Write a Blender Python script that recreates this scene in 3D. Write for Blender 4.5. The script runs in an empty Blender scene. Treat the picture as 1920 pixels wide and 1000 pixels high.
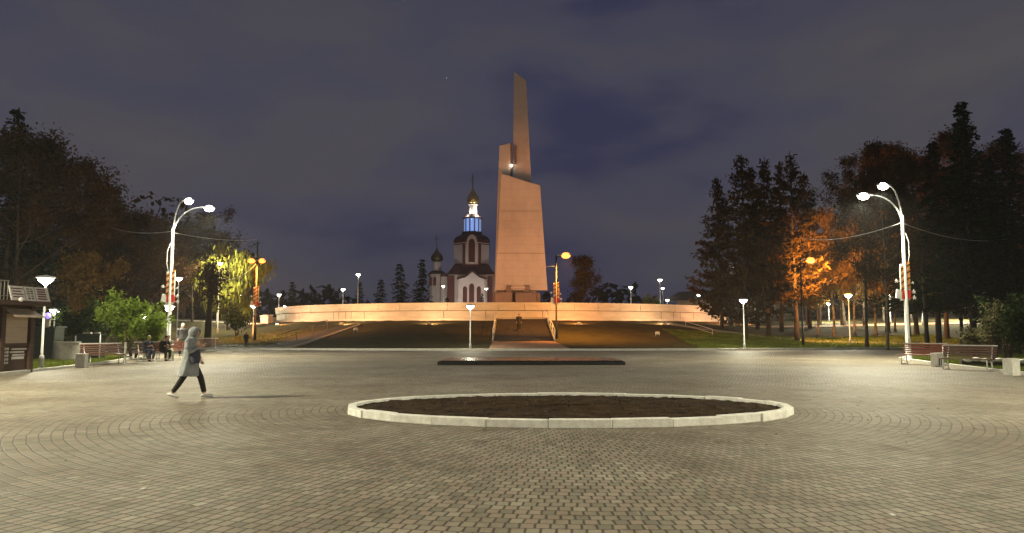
import bpy, math, random
import numpy as np
from mathutils import Vector, Matrix

# ------------------------------------------------------------------ camera, sky, exposure
C = bpy.context.scene.collection
S = bpy.context.scene
F, PITCH, EYE = 1400.0, math.atan(120 / 1400.0), 1.6
cam = bpy.data.cameras.new('camera')
cam.sensor_width = 36.0
cam.lens = 36.0 * F / 1920.0
cam.clip_start = 0.1
cam.clip_end = 3000
co = bpy.data.objects.new('camera', cam)
C.objects.link(co)
co.location = (0, 0, EYE)
co.rotation_euler = (math.pi / 2 + PITCH, 0, 0)
S.camera = co
S.view_settings.view_transform = 'Standard'
S.view_settings.look = 'None'
S.view_settings.exposure = 0
S.view_settings.gamma = 1
S.cycles.use_denoising = True
S.cycles.sample_clamp_indirect = 1.5
S.cycles.sample_clamp_direct = 25.0
S.cycles.max_bounces = 5
S.cycles.use_light_tree = True
S.cycles.caustics_reflective = False
S.cycles.caustics_refractive = False
S.cycles.volume_bounces = 0

w = bpy.data.worlds.new('World')
S.world = w
w.use_nodes = True
nt = w.node_tree
nt.nodes.clear()
def wn(t, **k):
    n = nt.nodes.new(t)
    for a, b in k.items(): setattr(n, a, b)
    return n
tc = wn('ShaderNodeTexCoord')
mp = wn('ShaderNodeMapping')
mp.inputs['Scale'].default_value = (1.0, 1.0, 2.6)
mp.inputs['Location'].default_value = (3.3, 1.2, 0.55)
n1 = wn('ShaderNodeTexNoise')
n1.inputs['Scale'].default_value = 2.6
n1.inputs['Detail'].default_value = 5
n1.inputs['Roughness'].default_value = 0.5
r1 = wn('ShaderNodeValToRGB')
r1.color_ramp.interpolation = 'EASE'
els = r1.color_ramp.elements
els[0].position, els[0].color = 0.30, (0.032, 0.034, 0.074, 1)
els[1].position, els[1].color = 0.66, (0.079, 0.074, 0.082, 1)
e = els.new(0.44); e.color = (0.057, 0.056, 0.084, 1)
e = els.new(0.55); e.color = (0.068, 0.065, 0.081, 1)
sky = wn('ShaderNodeTexSky')
sky.sky_type = 'NISHITA'
sky.sun_disc = False
sky.sun_elevation = math.radians(-4)
sky.sun_rotation = math.radians(200)
sk = wn('ShaderNodeMix', data_type='RGBA', blend_type='ADD')
sk.inputs[0].default_value = 0.06
# a little darker towards the zenith and at the horizon
sx = wn('ShaderNodeSeparateXYZ')
rz = wn('ShaderNodeValToRGB')
rz.color_ramp.elements[0].position, rz.color_ramp.elements[0].color = 0.0, (0.72, 0.74, 0.80, 1)
rz.color_ramp.elements[1].position, rz.color_ramp.elements[1].color = 0.62, (0.80, 0.80, 0.88, 1)
e = rz.color_ramp.elements.new(0.14); e.color = (1.0, 0.98, 0.98, 1)
e = rz.color_ramp.elements.new(0.30); e.color = (1.0, 1.0, 1.0, 1)
ml = wn('ShaderNodeMix', data_type='RGBA', blend_type='MULTIPLY')
ml.inputs[0].default_value = 1.0
bg = wn('ShaderNodeBackground')
bg.inputs['Strength'].default_value = 1.0
out = wn('ShaderNodeOutputWorld')
L = nt.links.new
L(tc.outputs['Generated'], mp.inputs['Vector'])
L(mp.outputs[0], n1.inputs['Vector'])
L(n1.outputs['Fac'], r1.inputs['Fac'])
L(tc.outputs['Generated'], sx.inputs[0])
L(sx.outputs['Z'], rz.inputs['Fac'])
L(r1.outputs['Color'], ml.inputs[6])
L(rz.outputs['Color'], ml.inputs[7])
L(ml.outputs[2], sk.inputs[6])
L(sky.outputs['Color'], sk.inputs[7])
L(sk.outputs[2], bg.inputs['Color'])
L(bg.outputs[0], out.inputs['Surface'])

WHITE = (1.0, 0.93, 0.66)
SODIUM = (1.0, 0.40, 0.055)
def lamp_light(name, loc, power, color, parent=None, radius=0.12, spot=None, aim=None, blend=0.6):
    ld = bpy.data.lights.new(name, 'SPOT' if spot else 'POINT')
    ld.energy = power
    ld.color = color
    ld.shadow_soft_size = radius
    if spot:
        ld.spot_size = math.radians(spot)
        ld.spot_blend = blend
    o = bpy.data.objects.new(name, ld)
    C.objects.link(o)
    o.location = loc
    if spot and aim is not None:
        d = Vector(aim) - Vector(loc)
        o.rotation_euler = d.to_track_quat('-Z', 'Y').to_euler()
    if parent: o.parent = parent
    return o

# ------------------------------------------------------------------ geometry helpers
cp, sp_ = math.cos(PITCH), math.sin(PITCH)
def ray(u, v):
    x = (u - 960) / F; zc = -(v - 500) / F
    y = cp - zc * sp_; z = sp_ + zc * cp
    return Vector((x / y, 1.0, z / y))
def at(u, v, Y): return Vector((0, 0, EYE)) + ray(u, v) * Y       # point seen at that pixel, Y metres ahead
def gx(u, Y): return (u - 960) / F * Y * 1.0
def zt(v, Y): return at(960, v, Y).z

class MB:
    def __init__(s): s.v = []; s.f = []; s.m = []; s.mi = 0
    def add(s, vs, fs):
        b = len(s.v); s.v += [tuple(p) for p in vs]
        for f in fs: s.f.append([b + i for i in f]); s.m.append(s.mi)
        return s
    def box(s, cx, cy, cz, sx, sy, sz, rz=0.0, rot=None):
        vs = []
        M = rot if rot is not None else Matrix.Rotation(rz, 3, 'Z')
        for dz in (-.5, .5):
            for dx, dy in ((-.5, -.5), (.5, -.5), (.5, .5), (-.5, .5)):
                vs.append(M @ Vector((dx * sx, dy * sy, dz * sz)) + Vector((cx, cy, cz)))
        return s.add(vs, [(3, 2, 1, 0), (4, 5, 6, 7), (0, 1, 5, 4), (1, 2, 6, 5), (2, 3, 7, 6), (3, 0, 4, 7)])
    def tube(s, pts, rad, n=8, caps=True):
        pts = [Vector(p) for p in pts]
        if not isinstance(rad, (list, tuple)): rad = [rad] * len(pts)
        vs = []; fs = []
        up = None
        for i, p in enumerate(pts):
            a = pts[max(i - 1, 0)]; b = pts[min(i + 1, len(pts) - 1)]
            t = (b - a).normalized() if (b - a).length > 1e-9 else Vector((0, 0, 1))
            if up is None:
                ref = Vector((1, 0, 0)) if abs(t.x) < .9 else Vector((0, 1, 0))
            else: ref = up
            e1 = (ref - t * ref.dot(t)).normalized(); e2 = t.cross(e1); up = e1
            r = rad[i]
            ra, rb = (r if isinstance(r, (tuple, list)) else (r, r))
            for k in range(n):
                a_ = 2 * math.pi * k / n
                vs.append(p + e1 * (math.cos(a_) * ra) + e2 * (math.sin(a_) * rb))
        for i in range(len(pts) - 1):
            for k in range(n):
                k2 = (k + 1) % n
                fs.append((i * n + k, i * n + k2, (i + 1) * n + k2, (i + 1) * n + k))
        if caps:
            fs.append(tuple(range(n - 1, -1, -1))); o = (len(pts) - 1) * n
            fs.append(tuple(o + k for k in range(n)))
        return s.add(vs, fs)
    def lathe(s, prof, c=(0, 0, 0), n=16, sx=1.0, sy=1.0, a0=0.0):
        vs = []; fs = []
        for r, z in prof:
            for k in range(n):
                a = 2 * math.pi * k / n + a0
                vs.append((c[0] + r * sx * math.cos(a), c[1] + r * sy * math.sin(a), c[2] + z))
        for i in range(len(prof) - 1):
            for k in range(n):
                k2 = (k + 1) % n
                fs.append((i * n + k, i * n + k2, (i + 1) * n + k2, (i + 1) * n + k))
        fs.append(tuple(range(n - 1, -1, -1))); o = (len(prof) - 1) * n
        fs.append(tuple(o + k for k in range(n)))
        return s.add(vs, fs)
    def ball(s, c, rx, ry=None, rz=None, n=12, m=8):
        ry = ry or rx; rz = rz or rx
        prof = [(max(1e-4, math.sin(math.pi * i / m)), -math.cos(math.pi * i / m) * rz) for i in range(m + 1)]
        return s.lathe(prof, c, n, rx, ry)
    def prism(s, poly, z0, z1, axis='z', off=(0, 0, 0)):
        n = len(poly)
        def P(a, b, c):
            if axis == 'z': p = (a, b, c)
            elif axis == 'y': p = (a, c, b)          # polygon in xz, extruded along y
            else: p = (c, a, b)                      # polygon in yz, extruded along x
            return (p[0] + off[0], p[1] + off[1], p[2] + off[2])
        vs = [P(a, b, z0) for a, b in poly] + [P(a, b, z1) for a, b in poly]
        fs = [tuple(range(n - 1, -1, -1)), tuple(range(n, 2 * n))]
        for i in range(n):
            j = (i + 1) % n
            fs.append((i, j, n + j, n + i))
        return s.add(vs, fs)
    def build(s, name, mat, parent=None, smooth=False, loc=None):
        me = bpy.data.meshes.new(name)
        me.from_pydata(s.v, [], s.f)
        mats = mat if isinstance(mat, (list, tuple)) else [mat]
        for m in mats: me.materials.append(m)
        if len(mats) > 1: me.polygons.foreach_set('material_index', s.m)
        if smooth: me.polygons.foreach_set('use_smooth', [True] * len(me.polygons))
        me.update()
        import bmesh
        b = bmesh.new(); b.from_mesh(me); bmesh.ops.recalc_face_normals(b, faces=b.faces); b.to_mesh(me); b.free()
        o = bpy.data.objects.new(name, me)
        C.objects.link(o)
        if parent: o.parent = parent
        if loc: o.location = loc
        return o

def bevel(o, wdt=0.01, seg=2):
    m = o.modifiers.new('bevel', 'BEVEL'); m.width = wdt; m.segments = seg; m.limit_method = 'ANGLE'
    return o

def tag(o, label=None, cat=None, group=None, kind=None):
    if label: o['label'] = label
    if cat: o['category'] = cat
    if group: o['group'] = group
    if kind: o['kind'] = kind
    return o
def empty(name, loc=(0, 0, 0), rz=0.0):
    o = bpy.data.objects.new(name, None)
    C.objects.link(o)
    o.location = loc; o.rotation_euler = (0, 0, rz)
    o.empty_display_size = 0.3
    return o
def kids(o): return [c for c in bpy.data.objects if c.parent == o]
def copy_tree(o, parent=None):
    c = o.copy(); C.objects.link(c)
    if parent: c.parent = parent
    if o.type == 'LIGHT': c.data = o.data
    for ch in kids(o): copy_tree(ch, c)
    return c
def fused(mb, voxel, smooth_it, name, mat, parent, loc=None):
    """several overlapping shapes melted into one continuous surface"""
    o = mb.build('tmp', mat)
    r = o.modifiers.new('r', 'REMESH'); r.mode = 'VOXEL'; r.voxel_size = voxel
    if smooth_it:
        sm = o.modifiers.new('s', 'SMOOTH'); sm.iterations = smooth_it; sm.factor = 0.5
    dg = bpy.context.evaluated_depsgraph_get()
    me = bpy.data.meshes.new_from_object(o.evaluated_get(dg))
    bpy.data.objects.remove(o)
    me.name = name
    me.materials.clear(); me.materials.append(mat)
    me.polygons.foreach_set('use_smooth', [True] * len(me.polygons))
    n = bpy.data.objects.new(name, me); C.objects.link(n)
    if parent: n.parent = parent
    if loc: n.location = loc
    return n

# ------------------------------------------------------------------ materials
def mat(name, col, rough=0.7, var=0.25, scale=6.0, bump=0.0, bscale=None, metal=0.0, col2=None, detail=6, spec=0.4, coat=0.0, stretch=None):
    m = bpy.data.materials.new(name); m.use_nodes = True
    t = m.node_tree; p = t.nodes['Principled BSDF']
    p.inputs['Roughness'].default_value = rough
    p.inputs['Metallic'].default_value = metal
    p.inputs['Specular IOR Level'].default_value = spec
    if coat: p.inputs['Coat Weight'].default_value = coat
    g = t.nodes.new('ShaderNodeTexCoord')
    src = g.outputs['Object']
    if stretch:
        mm = t.nodes.new('ShaderNodeMapping'); mm.inputs['Scale'].default_value = stretch
        t.links.new(src, mm.inputs['Vector']); src = mm.outputs[0]
    n = t.nodes.new('ShaderNodeTexNoise'); n.inputs['Scale'].default_value = scale; n.inputs['Detail'].default_value = detail
    n.inputs['Roughness'].default_value = 0.65
    t.links.new(src, n.inputs['Vector'])
    r = t.nodes.new('ShaderNodeValToRGB')
    c2 = col2 or tuple(max(0, c * (1 - var)) for c in col); c1 = tuple(min(1, c * (1 + var * .6)) for c in col) if not col2 else col
    r.color_ramp.elements[0].position = .32; r.color_ramp.elements[0].color = (*c2, 1)
    r.color_ramp.elements[1].position = .68; r.color_ramp.elements[1].color = (*c1, 1)
    t.links.new(n.outputs['Fac'], r.inputs['Fac']); t.links.new(r.outputs['Color'], p.inputs['Base Color'])
    if bump:
        n2 = t.nodes.new('ShaderNodeTexNoise'); n2.inputs['Scale'].default_value = bscale or scale * 4; n2.inputs['Detail'].default_value = 5
        t.links.new(src, n2.inputs['Vector'])
        b = t.nodes.new('ShaderNodeBump'); b.inputs['Strength'].default_value = bump; b.inputs['Distance'].default_value = 0.03
        t.links.new(n2.outputs['Fac'], b.inputs['Height']); t.links.new(b.outputs[0], p.inputs['Normal'])
    return m
def glow(name, col, strength):
    m = bpy.data.materials.new(name); m.use_nodes = True
    t = m.node_tree; p = t.nodes['Principled BSDF']
    p.inputs['Base Color'].default_value = (0.8, 0.8, 0.8, 1)
    p.inputs['Emission Color'].default_value = (*col, 1)
    p.inputs['Emission Strength'].default_value = strength
    m.cycles.emission_sampling = 'NONE'
    return m
def leafmat(name, c1, c2, trans=0.35, scale=0.8):
    m = bpy.data.materials.new(name); m.use_nodes = True
    t = m.node_tree; t.nodes.clear()
    o = t.nodes.new('ShaderNodeOutputMaterial'); mx = t.nodes.new('ShaderNodeMixShader')
    d = t.nodes.new('ShaderNodeBsdfDiffuse'); tr = t.nodes.new('ShaderNodeBsdfTranslucent')
    g = t.nodes.new('ShaderNodeTexCoord'); n = t.nodes.new('ShaderNodeTexNoise'); n.inputs['Scale'].default_value = scale; n.inputs['Detail'].default_value = 8
    r = t.nodes.new('ShaderNodeValToRGB')
    r.color_ramp.elements[0].position = .35; r.color_ramp.elements[0].color = (*c1, 1)
    r.color_ramp.elements[1].position = .65; r.color_ramp.elements[1].color = (*c2, 1)
    t.links.new(g.outputs['Object'], n.inputs['Vector']); t.links.new(n.outputs['Fac'], r.inputs['Fac'])
    t.links.new(r.outputs[0], d.inputs['Color']); t.links.new(r.outputs[0], tr.inputs['Color'])
    mx.inputs[0].default_value = trans
    t.links.new(d.outputs[0], mx.inputs[1]); t.links.new(tr.outputs[0], mx.inputs[2]); t.links.new(mx.outputs[0], o.inputs['Surface'])
    return m

PAVE_C = (1.1, 16.4)
def paver_material():
    m = bpy.data.materials.new('concrete setts'); m.use_nodes = True
    t = m.node_tree; p = t.nodes['Principled BSDF']; K = t.links.new
    def math_(op, a, b=None, c=None):
        n = t.nodes.new('ShaderNodeMath'); n.operation = op
        for i, x in enumerate((a, b, c)):
            if x is None: continue
            if isinstance(x, (int, float)): n.inputs[i].default_value = x
            else: K(x, n.inputs[i])
        return n.outputs[0]
    g = t.nodes.new('ShaderNodeNewGeometry')
    wob = t.nodes.new('ShaderNodeTexNoise'); wob.inputs['Scale'].default_value = 1.7; wob.inputs['Detail'].default_value = 3
    K(g.outputs['Position'], wob.inputs['Vector'])
    s = t.nodes.new('ShaderNodeSeparateXYZ'); K(g.outputs['Position'], s.inputs[0])
    sw = t.nodes.new('ShaderNodeSeparateXYZ'); K(wob.outputs['Color'], sw.inputs[0])
    x = math_('ADD', math_('SUBTRACT', s.outputs[0], PAVE_C[0]), math_('MULTIPLY', math_('SUBTRACT', sw.outputs[0], .5), .06))
    y = math_('ADD', math_('SUBTRACT', s.outputs[1], PAVE_C[1]), math_('MULTIPLY', math_('SUBTRACT', sw.outputs[1], .5), .06))
    r = math_('SQRT', math_('ADD', math_('MULTIPLY', x, x), math_('MULTIPLY', y, y)))
    th = math_('ARCTAN2', x, y)
    RL, TW = 0.155, 0.125
    rr = math_('DIVIDE', r, RL); ri = math_('FLOOR', rr); rf = math_('FRACT', rr)
    wn1 = t.nodes.new('ShaderNodeTexWhiteNoise'); wn1.noise_dimensions = '1D'; K(ri, wn1.inputs['W'])
    nn = math_('ROUND', math_('MULTIPLY', math_('ADD', ri, .5), 2 * math.pi * RL / TW))
    uu = math_('ADD', math_('MULTIPLY', math_('ADD', math_('DIVIDE', th, 2 * math.pi), .5), nn), math_('ADD', math_('MULTIPLY', ri, .5), math_('MULTIPLY', wn1.outputs[0], .3)))
    ui = math_('FLOOR', uu); uf = math_('FRACT', uu)
    dr = math_('MULTIPLY', math_('MINIMUM', rf, math_('SUBTRACT', 1.0, rf)), RL)
    du = math_('MULTIPLY', math_('MINIMUM', uf, math_('SUBTRACT', 1.0, uf)), TW)
    fine = t.nodes.new('ShaderNodeTexNoise'); fine.inputs['Scale'].default_value = 24; fine.inputs['Detail'].default_value = 4
    K(g.outputs['Position'], fine.inputs['Vector'])
    ed = math_('ADD', math_('MINIMUM', math_('ADD', dr, .0036), du), math_('MULTIPLY', math_('SUBTRACT', fine.outputs[0], .5), .010))
    joint = t.nodes.new('ShaderNodeMapRange'); joint.interpolation_type = 'SMOOTHSTEP'
    joint.inputs['From Min'].default_value = .003; joint.inputs['From Max'].default_value = .019
    K(ed, joint.inputs['Value'])
    cmb = t.nodes.new('ShaderNodeCombineXYZ'); K(ri, cmb.inputs[0]); K(ui, cmb.inputs[1])
    wn2 = t.nodes.new('ShaderNodeTexWhiteNoise'); wn2.noise_dimensions = '2D'; K(cmb.outputs[0], wn2.inputs['Vector'])
    ramp = t.nodes.new('ShaderNodeValToRGB'); ramp.color_ramp.interpolation = 'LINEAR'
    ramp.color_ramp.elements[0].color = (.215, .205, .168, 1); ramp.color_ramp.elements[1].color = (.37, .35, .285, 1)
    e = ramp.color_ramp.elements.new(.5); e.color = (.305, .280, .226, 1)
    e = ramp.color_ramp.elements.new(.86); e.color = (.315, .262, .22, 1)
    K(wn2.outputs[0], ramp.inputs['Fac'])
    big = t.nodes.new('ShaderNodeTexNoise'); big.inputs['Scale'].default_value = .33; big.inputs['Detail'].default_value = 7; big.inputs['Roughness'].default_value = .6
    K(g.outputs['Position'], big.inputs['Vector'])
    br = t.nodes.new('ShaderNodeValToRGB')
    br.color_ramp.elements[0].position = .36; br.color_ramp.elements[0].color = (.66, .60, .53, 1)
    br.color_ramp.elements[1].position = .66; br.color_ramp.elements[1].color = (1.06, 1.05, .99, 1)
    K(big.outputs[0], br.inputs['Fac'])
    m1 = t.nodes.new('ShaderNodeMix'); m1.data_type = 'RGBA'; m1.blend_type = 'MULTIPLY'; m1.inputs[0].default_value = 1
    K(ramp.outputs[0], m1.inputs[6]); K(br.outputs[0], m1.inputs[7])
    m2 = t.nodes.new('ShaderNodeMix'); m2.data_type = 'RGBA'
    K(joint.outputs[0], m2.inputs[0]); m2.inputs[6].default_value = (.060, .050, .034, 1); K(m1.outputs[2], m2.inputs[7])
    st_ = t.nodes.new('ShaderNodeTexNoise'); st_.inputs['Scale'].default_value = 1.6; st_.inputs['Detail'].default_value = 9; st_.inputs['Roughness'].default_value = .7
    K(g.outputs['Position'], st_.inputs['Vector'])
    sr = t.nodes.new('ShaderNodeValToRGB'); sr.color_ramp.elements[0].position = .34; sr.color_ramp.elements[0].color = (.62, .58, .54, 1); sr.color_ramp.elements[1].position = .50; sr.color_ramp.elements[1].color = (1, 1, 1, 1)
    K(st_.outputs[0], sr.inputs['Fac'])
    m4 = t.nodes.new('ShaderNodeMix'); m4.data_type = 'RGBA'; m4.blend_type = 'MULTIPLY'; m4.inputs[0].default_value = .8
    K(m2.outputs[2], m4.inputs[6]); K(sr.outputs[0], m4.inputs[7]); m2 = m4
    sp = t.nodes.new('ShaderNodeTexNoise'); sp.inputs['Scale'].default_value = 90; sp.inputs['Detail'].default_value = 2
    K(g.outputs['Position'], sp.inputs['Vector'])
    m3 = t.nodes.new('ShaderNodeMix'); m3.data_type = 'RGBA'; m3.blend_type = 'OVERLAY'; m3.inputs[0].default_value = .35
    K(m2.outputs[2], m3.inputs[6]); K(sp.outputs[0], m3.inputs[7])
    K(m3.outputs[2], p.inputs['Base Color'])
    h = math_('ADD', math_('MULTIPLY', joint.outputs[0], 1.0), math_('ADD', math_('MULTIPLY', wn2.outputs[0], .45), math_('MULTIPLY', fine.outputs[0], .35)))
    b = t.nodes.new('ShaderNodeBump'); b.inputs['Strength'].default_value = .55; b.inputs['Distance'].default_value = .008
    K(h, b.inputs['Height']); K(b.outputs[0], p.inputs['Normal'])
    p.inputs['Roughness'].default_value = .62
    p.inputs['Specular IOR Level'].default_value = .35
    return m

M = {}
M['pave'] = paver_material()
M['lawn'] = mat('autumn lawn', (.075, .062, .022), .95, col2=(.045, .037, .018), scale=.7, bump=1.0, bscale=14, spec=.1)
M['path'] = mat('pale path', (.36, .31, .25), .85, .25, 2.0, .3, 20)
M['kerb'] = mat('white kerb', (.80, .78, .70), .75, .14, 3.0, .25, 30)
M['bedkerb'] = mat('whitewashed concrete', (.82, .80, .72), .75, .22, 5.0, .3, 26)
M['soil'] = mat('soil', (.060, .038, .020), 1.0, col2=(.018, .012, .008), scale=2.2, bump=1.0, bscale=9, spec=.1)
M['granite'] = mat('polished dark granite', (.034, .034, .030), .22, .4, 40, 0, spec=.6)
M['plaque'] = mat('dark bronze plaque', (.02, .018, .014), .35, .4, 20, 0, spec=.6)
M['wallstone'] = mat('pale facing stone', (.52, .46, .38), .8, .2, .5, .2, 12, stretch=(1, 1, 4))
M['coping'] = mat('coping stone', (.56, .50, .42), .8, .15, 1.2, .2, 12)
M['dark'] = mat('dark gap', (.05, .04, .035), .9, .3, 4)
M['step'] = mat('dark stone steps', (.060, .046, .040), .8, .3, 2.5, .3, 18)
M['brickpath'] = mat('reddish paving', (.34, .19, .11), .85, .3, 3.0, .4, 16)
M['monument'] = mat('monument stone', (.50, .43, .37), .8, .22, .16, .15, 6, stretch=(1, 1, .45))
def add_joints(m, bw, bh, gap, dark):
    """thin joints between facing slabs, across x and up z"""
    t = m.node_tree; p = t.nodes['Principled BSDF']; src = p.inputs['Base Color'].links[0].from_socket
    g = t.nodes.new('ShaderNodeTexCoord'); s = t.nodes.new('ShaderNodeSeparateXYZ'); c = t.nodes.new('ShaderNodeCombineXYZ')
    t.links.new(g.outputs['Object'], s.inputs[0]); t.links.new(s.outputs[0], c.inputs[0]); t.links.new(s.outputs[2], c.inputs[1])
    b = t.nodes.new('ShaderNodeTexBrick'); b.inputs['Scale'].default_value = 1; b.inputs['Brick Width'].default_value = bw; b.inputs['Row Height'].default_value = bh
    b.inputs['Mortar Size'].default_value = gap; b.inputs['Mortar Smooth'].default_value = .3
    b.inputs['Color1'].default_value = (1, 1, 1, 1); b.inputs['Color2'].default_value = (.955, .955, .95, 1); b.inputs['Mortar'].default_value = (dark, dark, dark, 1)
    t.links.new(c.outputs[0], b.inputs['Vector'])
    m_ = t.nodes.new('ShaderNodeMix'); m_.data_type = 'RGBA'; m_.blend_type = 'MULTIPLY'; m_.inputs[0].default_value = 1
    t.links.new(src, m_.inputs[6]); t.links.new(b.outputs['Color'], m_.inputs[7]); t.links.new(m_.outputs[2], p.inputs['Base Color'])
add_joints(M['monument'], 2.1, 1.25, .03, .80)

M['monument2'] = mat('pedestal granite', (.16, .11, .09), .6, .3, .8, .2, 9)
M['steel'] = mat('galvanised pole', (.62, .62, .60), .45, .12, 3, 0, metal=.25)
M['white_metal'] = mat('white painted metal', (.74, .74, .70), .45, .1, 4)
M['blackmetal'] = mat('black metal', (.025, .023, .022), .5, .3, 6)
M['concrete'] = mat('painted concrete', (.80, .78, .70), .85, .2, 5, .35, 40)
M['greyconc'] = mat('grey concrete', (.30, .28, .24), .9, .35, 2, .4, 20)
M['benchwood'] = mat('bench planks', (.21, .115, .085), .6, .35, 5, .25, 30, stretch=(1, 8, 8))
M['benchred'] = mat('reddish bench planks', (.33, .12, .075), .6, .3, 5, .25, 30, stretch=(1, 8, 8))
M['kioskbrown'] = mat('dark brown kiosk boards', (.075, .040, .028), .65, .35, 3, .3, 14, stretch=(1, 1, 5))
M['shutter'] = mat('beige roller shutter', (.48, .37, .28), .6, .14, 1.2, .15, 10, stretch=(1, 1, 6))
M['poster'] = mat('white paper', (.66, .62, .58), .7, .15, 6)
M['ink'] = mat('maroon print', (.13, .035, .05), .7, .4, 12)
M['ink2'] = mat('grey print', (.13, .11, .10), .7, .4, 12)
M['red'] = mat('red panel', (.62, .03, .02), .5, .15, 5)
M['orange'] = mat('orange stripe', (.70, .26, .03), .5, .15, 5)
M['black'] = mat('black stripe', (.02, .018, .015), .5, .2, 5)
M['white'] = mat('white panel', (.78, .76, .72), .5, .1, 5)
M['bark'] = mat('bark', (.075, .050, .035), .95, .45, 3, .6, 14, stretch=(1, 1, .25))
M['limewash'] = mat('limewashed bark', (.50, .46, .38), .95, .2, 6, .4, 30)
M['birchbark'] = mat('birch bark', (.34, .27, .20), .9, col2=(.05, .04, .03), scale=3, bump=.4, stretch=(1, 1, 2.5))
M['spruce'] = leafmat('spruce needles', (.012, .020, .010), (.030, .042, .018), .15, .6)
M['larch'] = leafmat('larch needles', (.055, .033, .014), (.100, .060, .024), .3, .6)
M['autumn'] = leafmat('autumn leaves', (.20, .11, .03), (.32, .19, .05), .45, .7)
M['brownleaf'] = leafmat('brown leaves', (.060, .036, .018), (.105, .060, .028), .3, .6)
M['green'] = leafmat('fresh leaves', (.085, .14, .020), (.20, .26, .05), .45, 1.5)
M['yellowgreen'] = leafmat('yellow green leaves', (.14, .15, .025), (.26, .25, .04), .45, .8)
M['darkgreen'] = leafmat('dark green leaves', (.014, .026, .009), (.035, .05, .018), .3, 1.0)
M['palegreen'] = leafmat('pale dry leaves', (.06, .06, .028), (.13, .12, .06), .35, 1.5)
M['cwall'] = mat('church plaster', (.66, .60, .58), .85, .1, .3)
M['cred'] = mat('dark red trim', (.11, .030, .028), .75, .2, .6)
M['croof'] = mat('dark red roof', (.060, .024, .022), .6, .25, .5)
M['gold'] = mat('gilded dome', (.70, .52, .22), .28, .1, 1.0, metal=.9)
M['bronze'] = mat('dark dome', (.13, .10, .06), .45, .2, 1.0, metal=.6)
M['blue_glow'] = glow('blue drum glow', (.13, .36, .95), 0.8)  # blue lamplight on the church drum, put in as emission
M['lampW'] = glow('white lamp', (1.0, .97, .84), 55)
M['lampWs'] = glow('white far lamp', (1.0, .95, .78), 30)
M['lampO'] = glow('sodium lamp', (1.0, .22, .025), 4.6)
M['purple'] = glow('purple lamp', (.22, .12, 1.0), 1.6)
M['winlit'] = glow('lit window', (1.0, .78, .45), 1.2)
M['skin'] = mat('skin', (.55, .33, .24), .55, .1, 8)
M['coat'] = mat('grey coat', (.225, .238, .245), .85, .30, 5, .9, 11)
M['trouser'] = mat('black trousers', (.018, .017, .018), .85, .3, 8, .3, 30)
M['shoe'] = mat('white trainers', (.72, .70, .66), .6, .1, 9)
M['navy'] = mat('dark blue jacket', (.045, .048, .075), .8, .3, 8, .3, 30)
M['blackcloth'] = mat('black jacket', (.022, .020, .020), .85, .3, 8, .3, 30)
M['beige'] = mat('pale olive trousers', (.46, .44, .28), .85, .2, 8, .3, 30)
M['greycloth'] = mat('grey sweater', (.30, .28, .26), .85, .2, 8, .3, 30)
M['hair'] = mat('dark hair', (.03, .02, .014), .6, .3, 20)
M['fairhair'] = mat('fair hair', (.42, .34, .22), .6, .3, 20)
M['screen'] = glow('phone screen', (.7, .8, 1.0), .8)
M['housewall'] = mat('far house wall', (.30, .27, .22), .9, .2, .3)
M['booth'] = mat('dark green booth', (.014, .022, .015), .6, .3, 2)
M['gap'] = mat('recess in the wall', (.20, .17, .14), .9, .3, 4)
M['litterleaf'] = leafmat('fallen leaves', (.10, .06, .025), (.20, .13, .05), .2, 3)

# ------------------------------------------------------------------ terrain, plaza, paths
TC = (-1.5, 118.0); TR = 34.0
def sstep(a, b, x):
    t = np.clip((x - a) / (b - a), 0, 1); return t * t * (3 - 2 * t)
def Hn(x, y):
    x = np.asarray(x, float); y = np.asarray(y, float)
    rho = np.hypot(x - TC[0], y - TC[1])
    t = np.clip((rho - TR - 0.4) / 23.0, 0, 1)
    mound = 2.78 * (1 - t) ** 1.0 * (1 - .0 * t)
    mound = mound - .12 * np.sin(np.pi * t)
    rise = 2.7 * sstep(63, 112, y) + 1.6 * sstep(112, 240, y)
    side = .9 * sstep(26, 60, np.abs(x)) * sstep(40, 75, y)
    return np.maximum(np.maximum(mound, rise), rise + side) - .03
def H(x, y): return float(Hn(x, y))
def on(u, Y):
    x = gx(u, Y); return Vector((x, Y, H(x, Y)))

def axis_pts(lo, hi, flo, fhi, fine, coarse):
    a = list(np.arange(lo, flo, coarse)) + list(np.arange(flo, fhi, fine)) + list(np.arange(fhi, hi + coarse, coarse))
    return np.array(a)
xs = axis_pts(-900, 900, -60, 60, 1.0, 20.0); ys = axis_pts(-90, 1500, 20, 130, 1.0, 18.0)
X, Y_ = np.meshgrid(xs, ys); Z = Hn(X, Y_)
rng = np.random.default_rng(4)
Z = Z + np.where(Y_ > 62, rng.normal(0, .02, Z.shape), 0)
vs = np.stack([X, Y_, Z], -1).reshape(-1, 3); nx = len(xs); ny = len(ys)
i, j = np.meshgrid(np.arange(nx - 1), np.arange(ny - 1)); a = (j * nx + i).ravel()
mb = MB(); mb.v = [tuple(p) for p in vs]; mb.f = [(q, q + 1, q + nx + 1, q + nx) for q in a.tolist()]; mb.m = [0] * len(mb.f)
lawn = tag(mb.build('lawn', M['lawn'], smooth=True), kind='structure')

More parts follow.
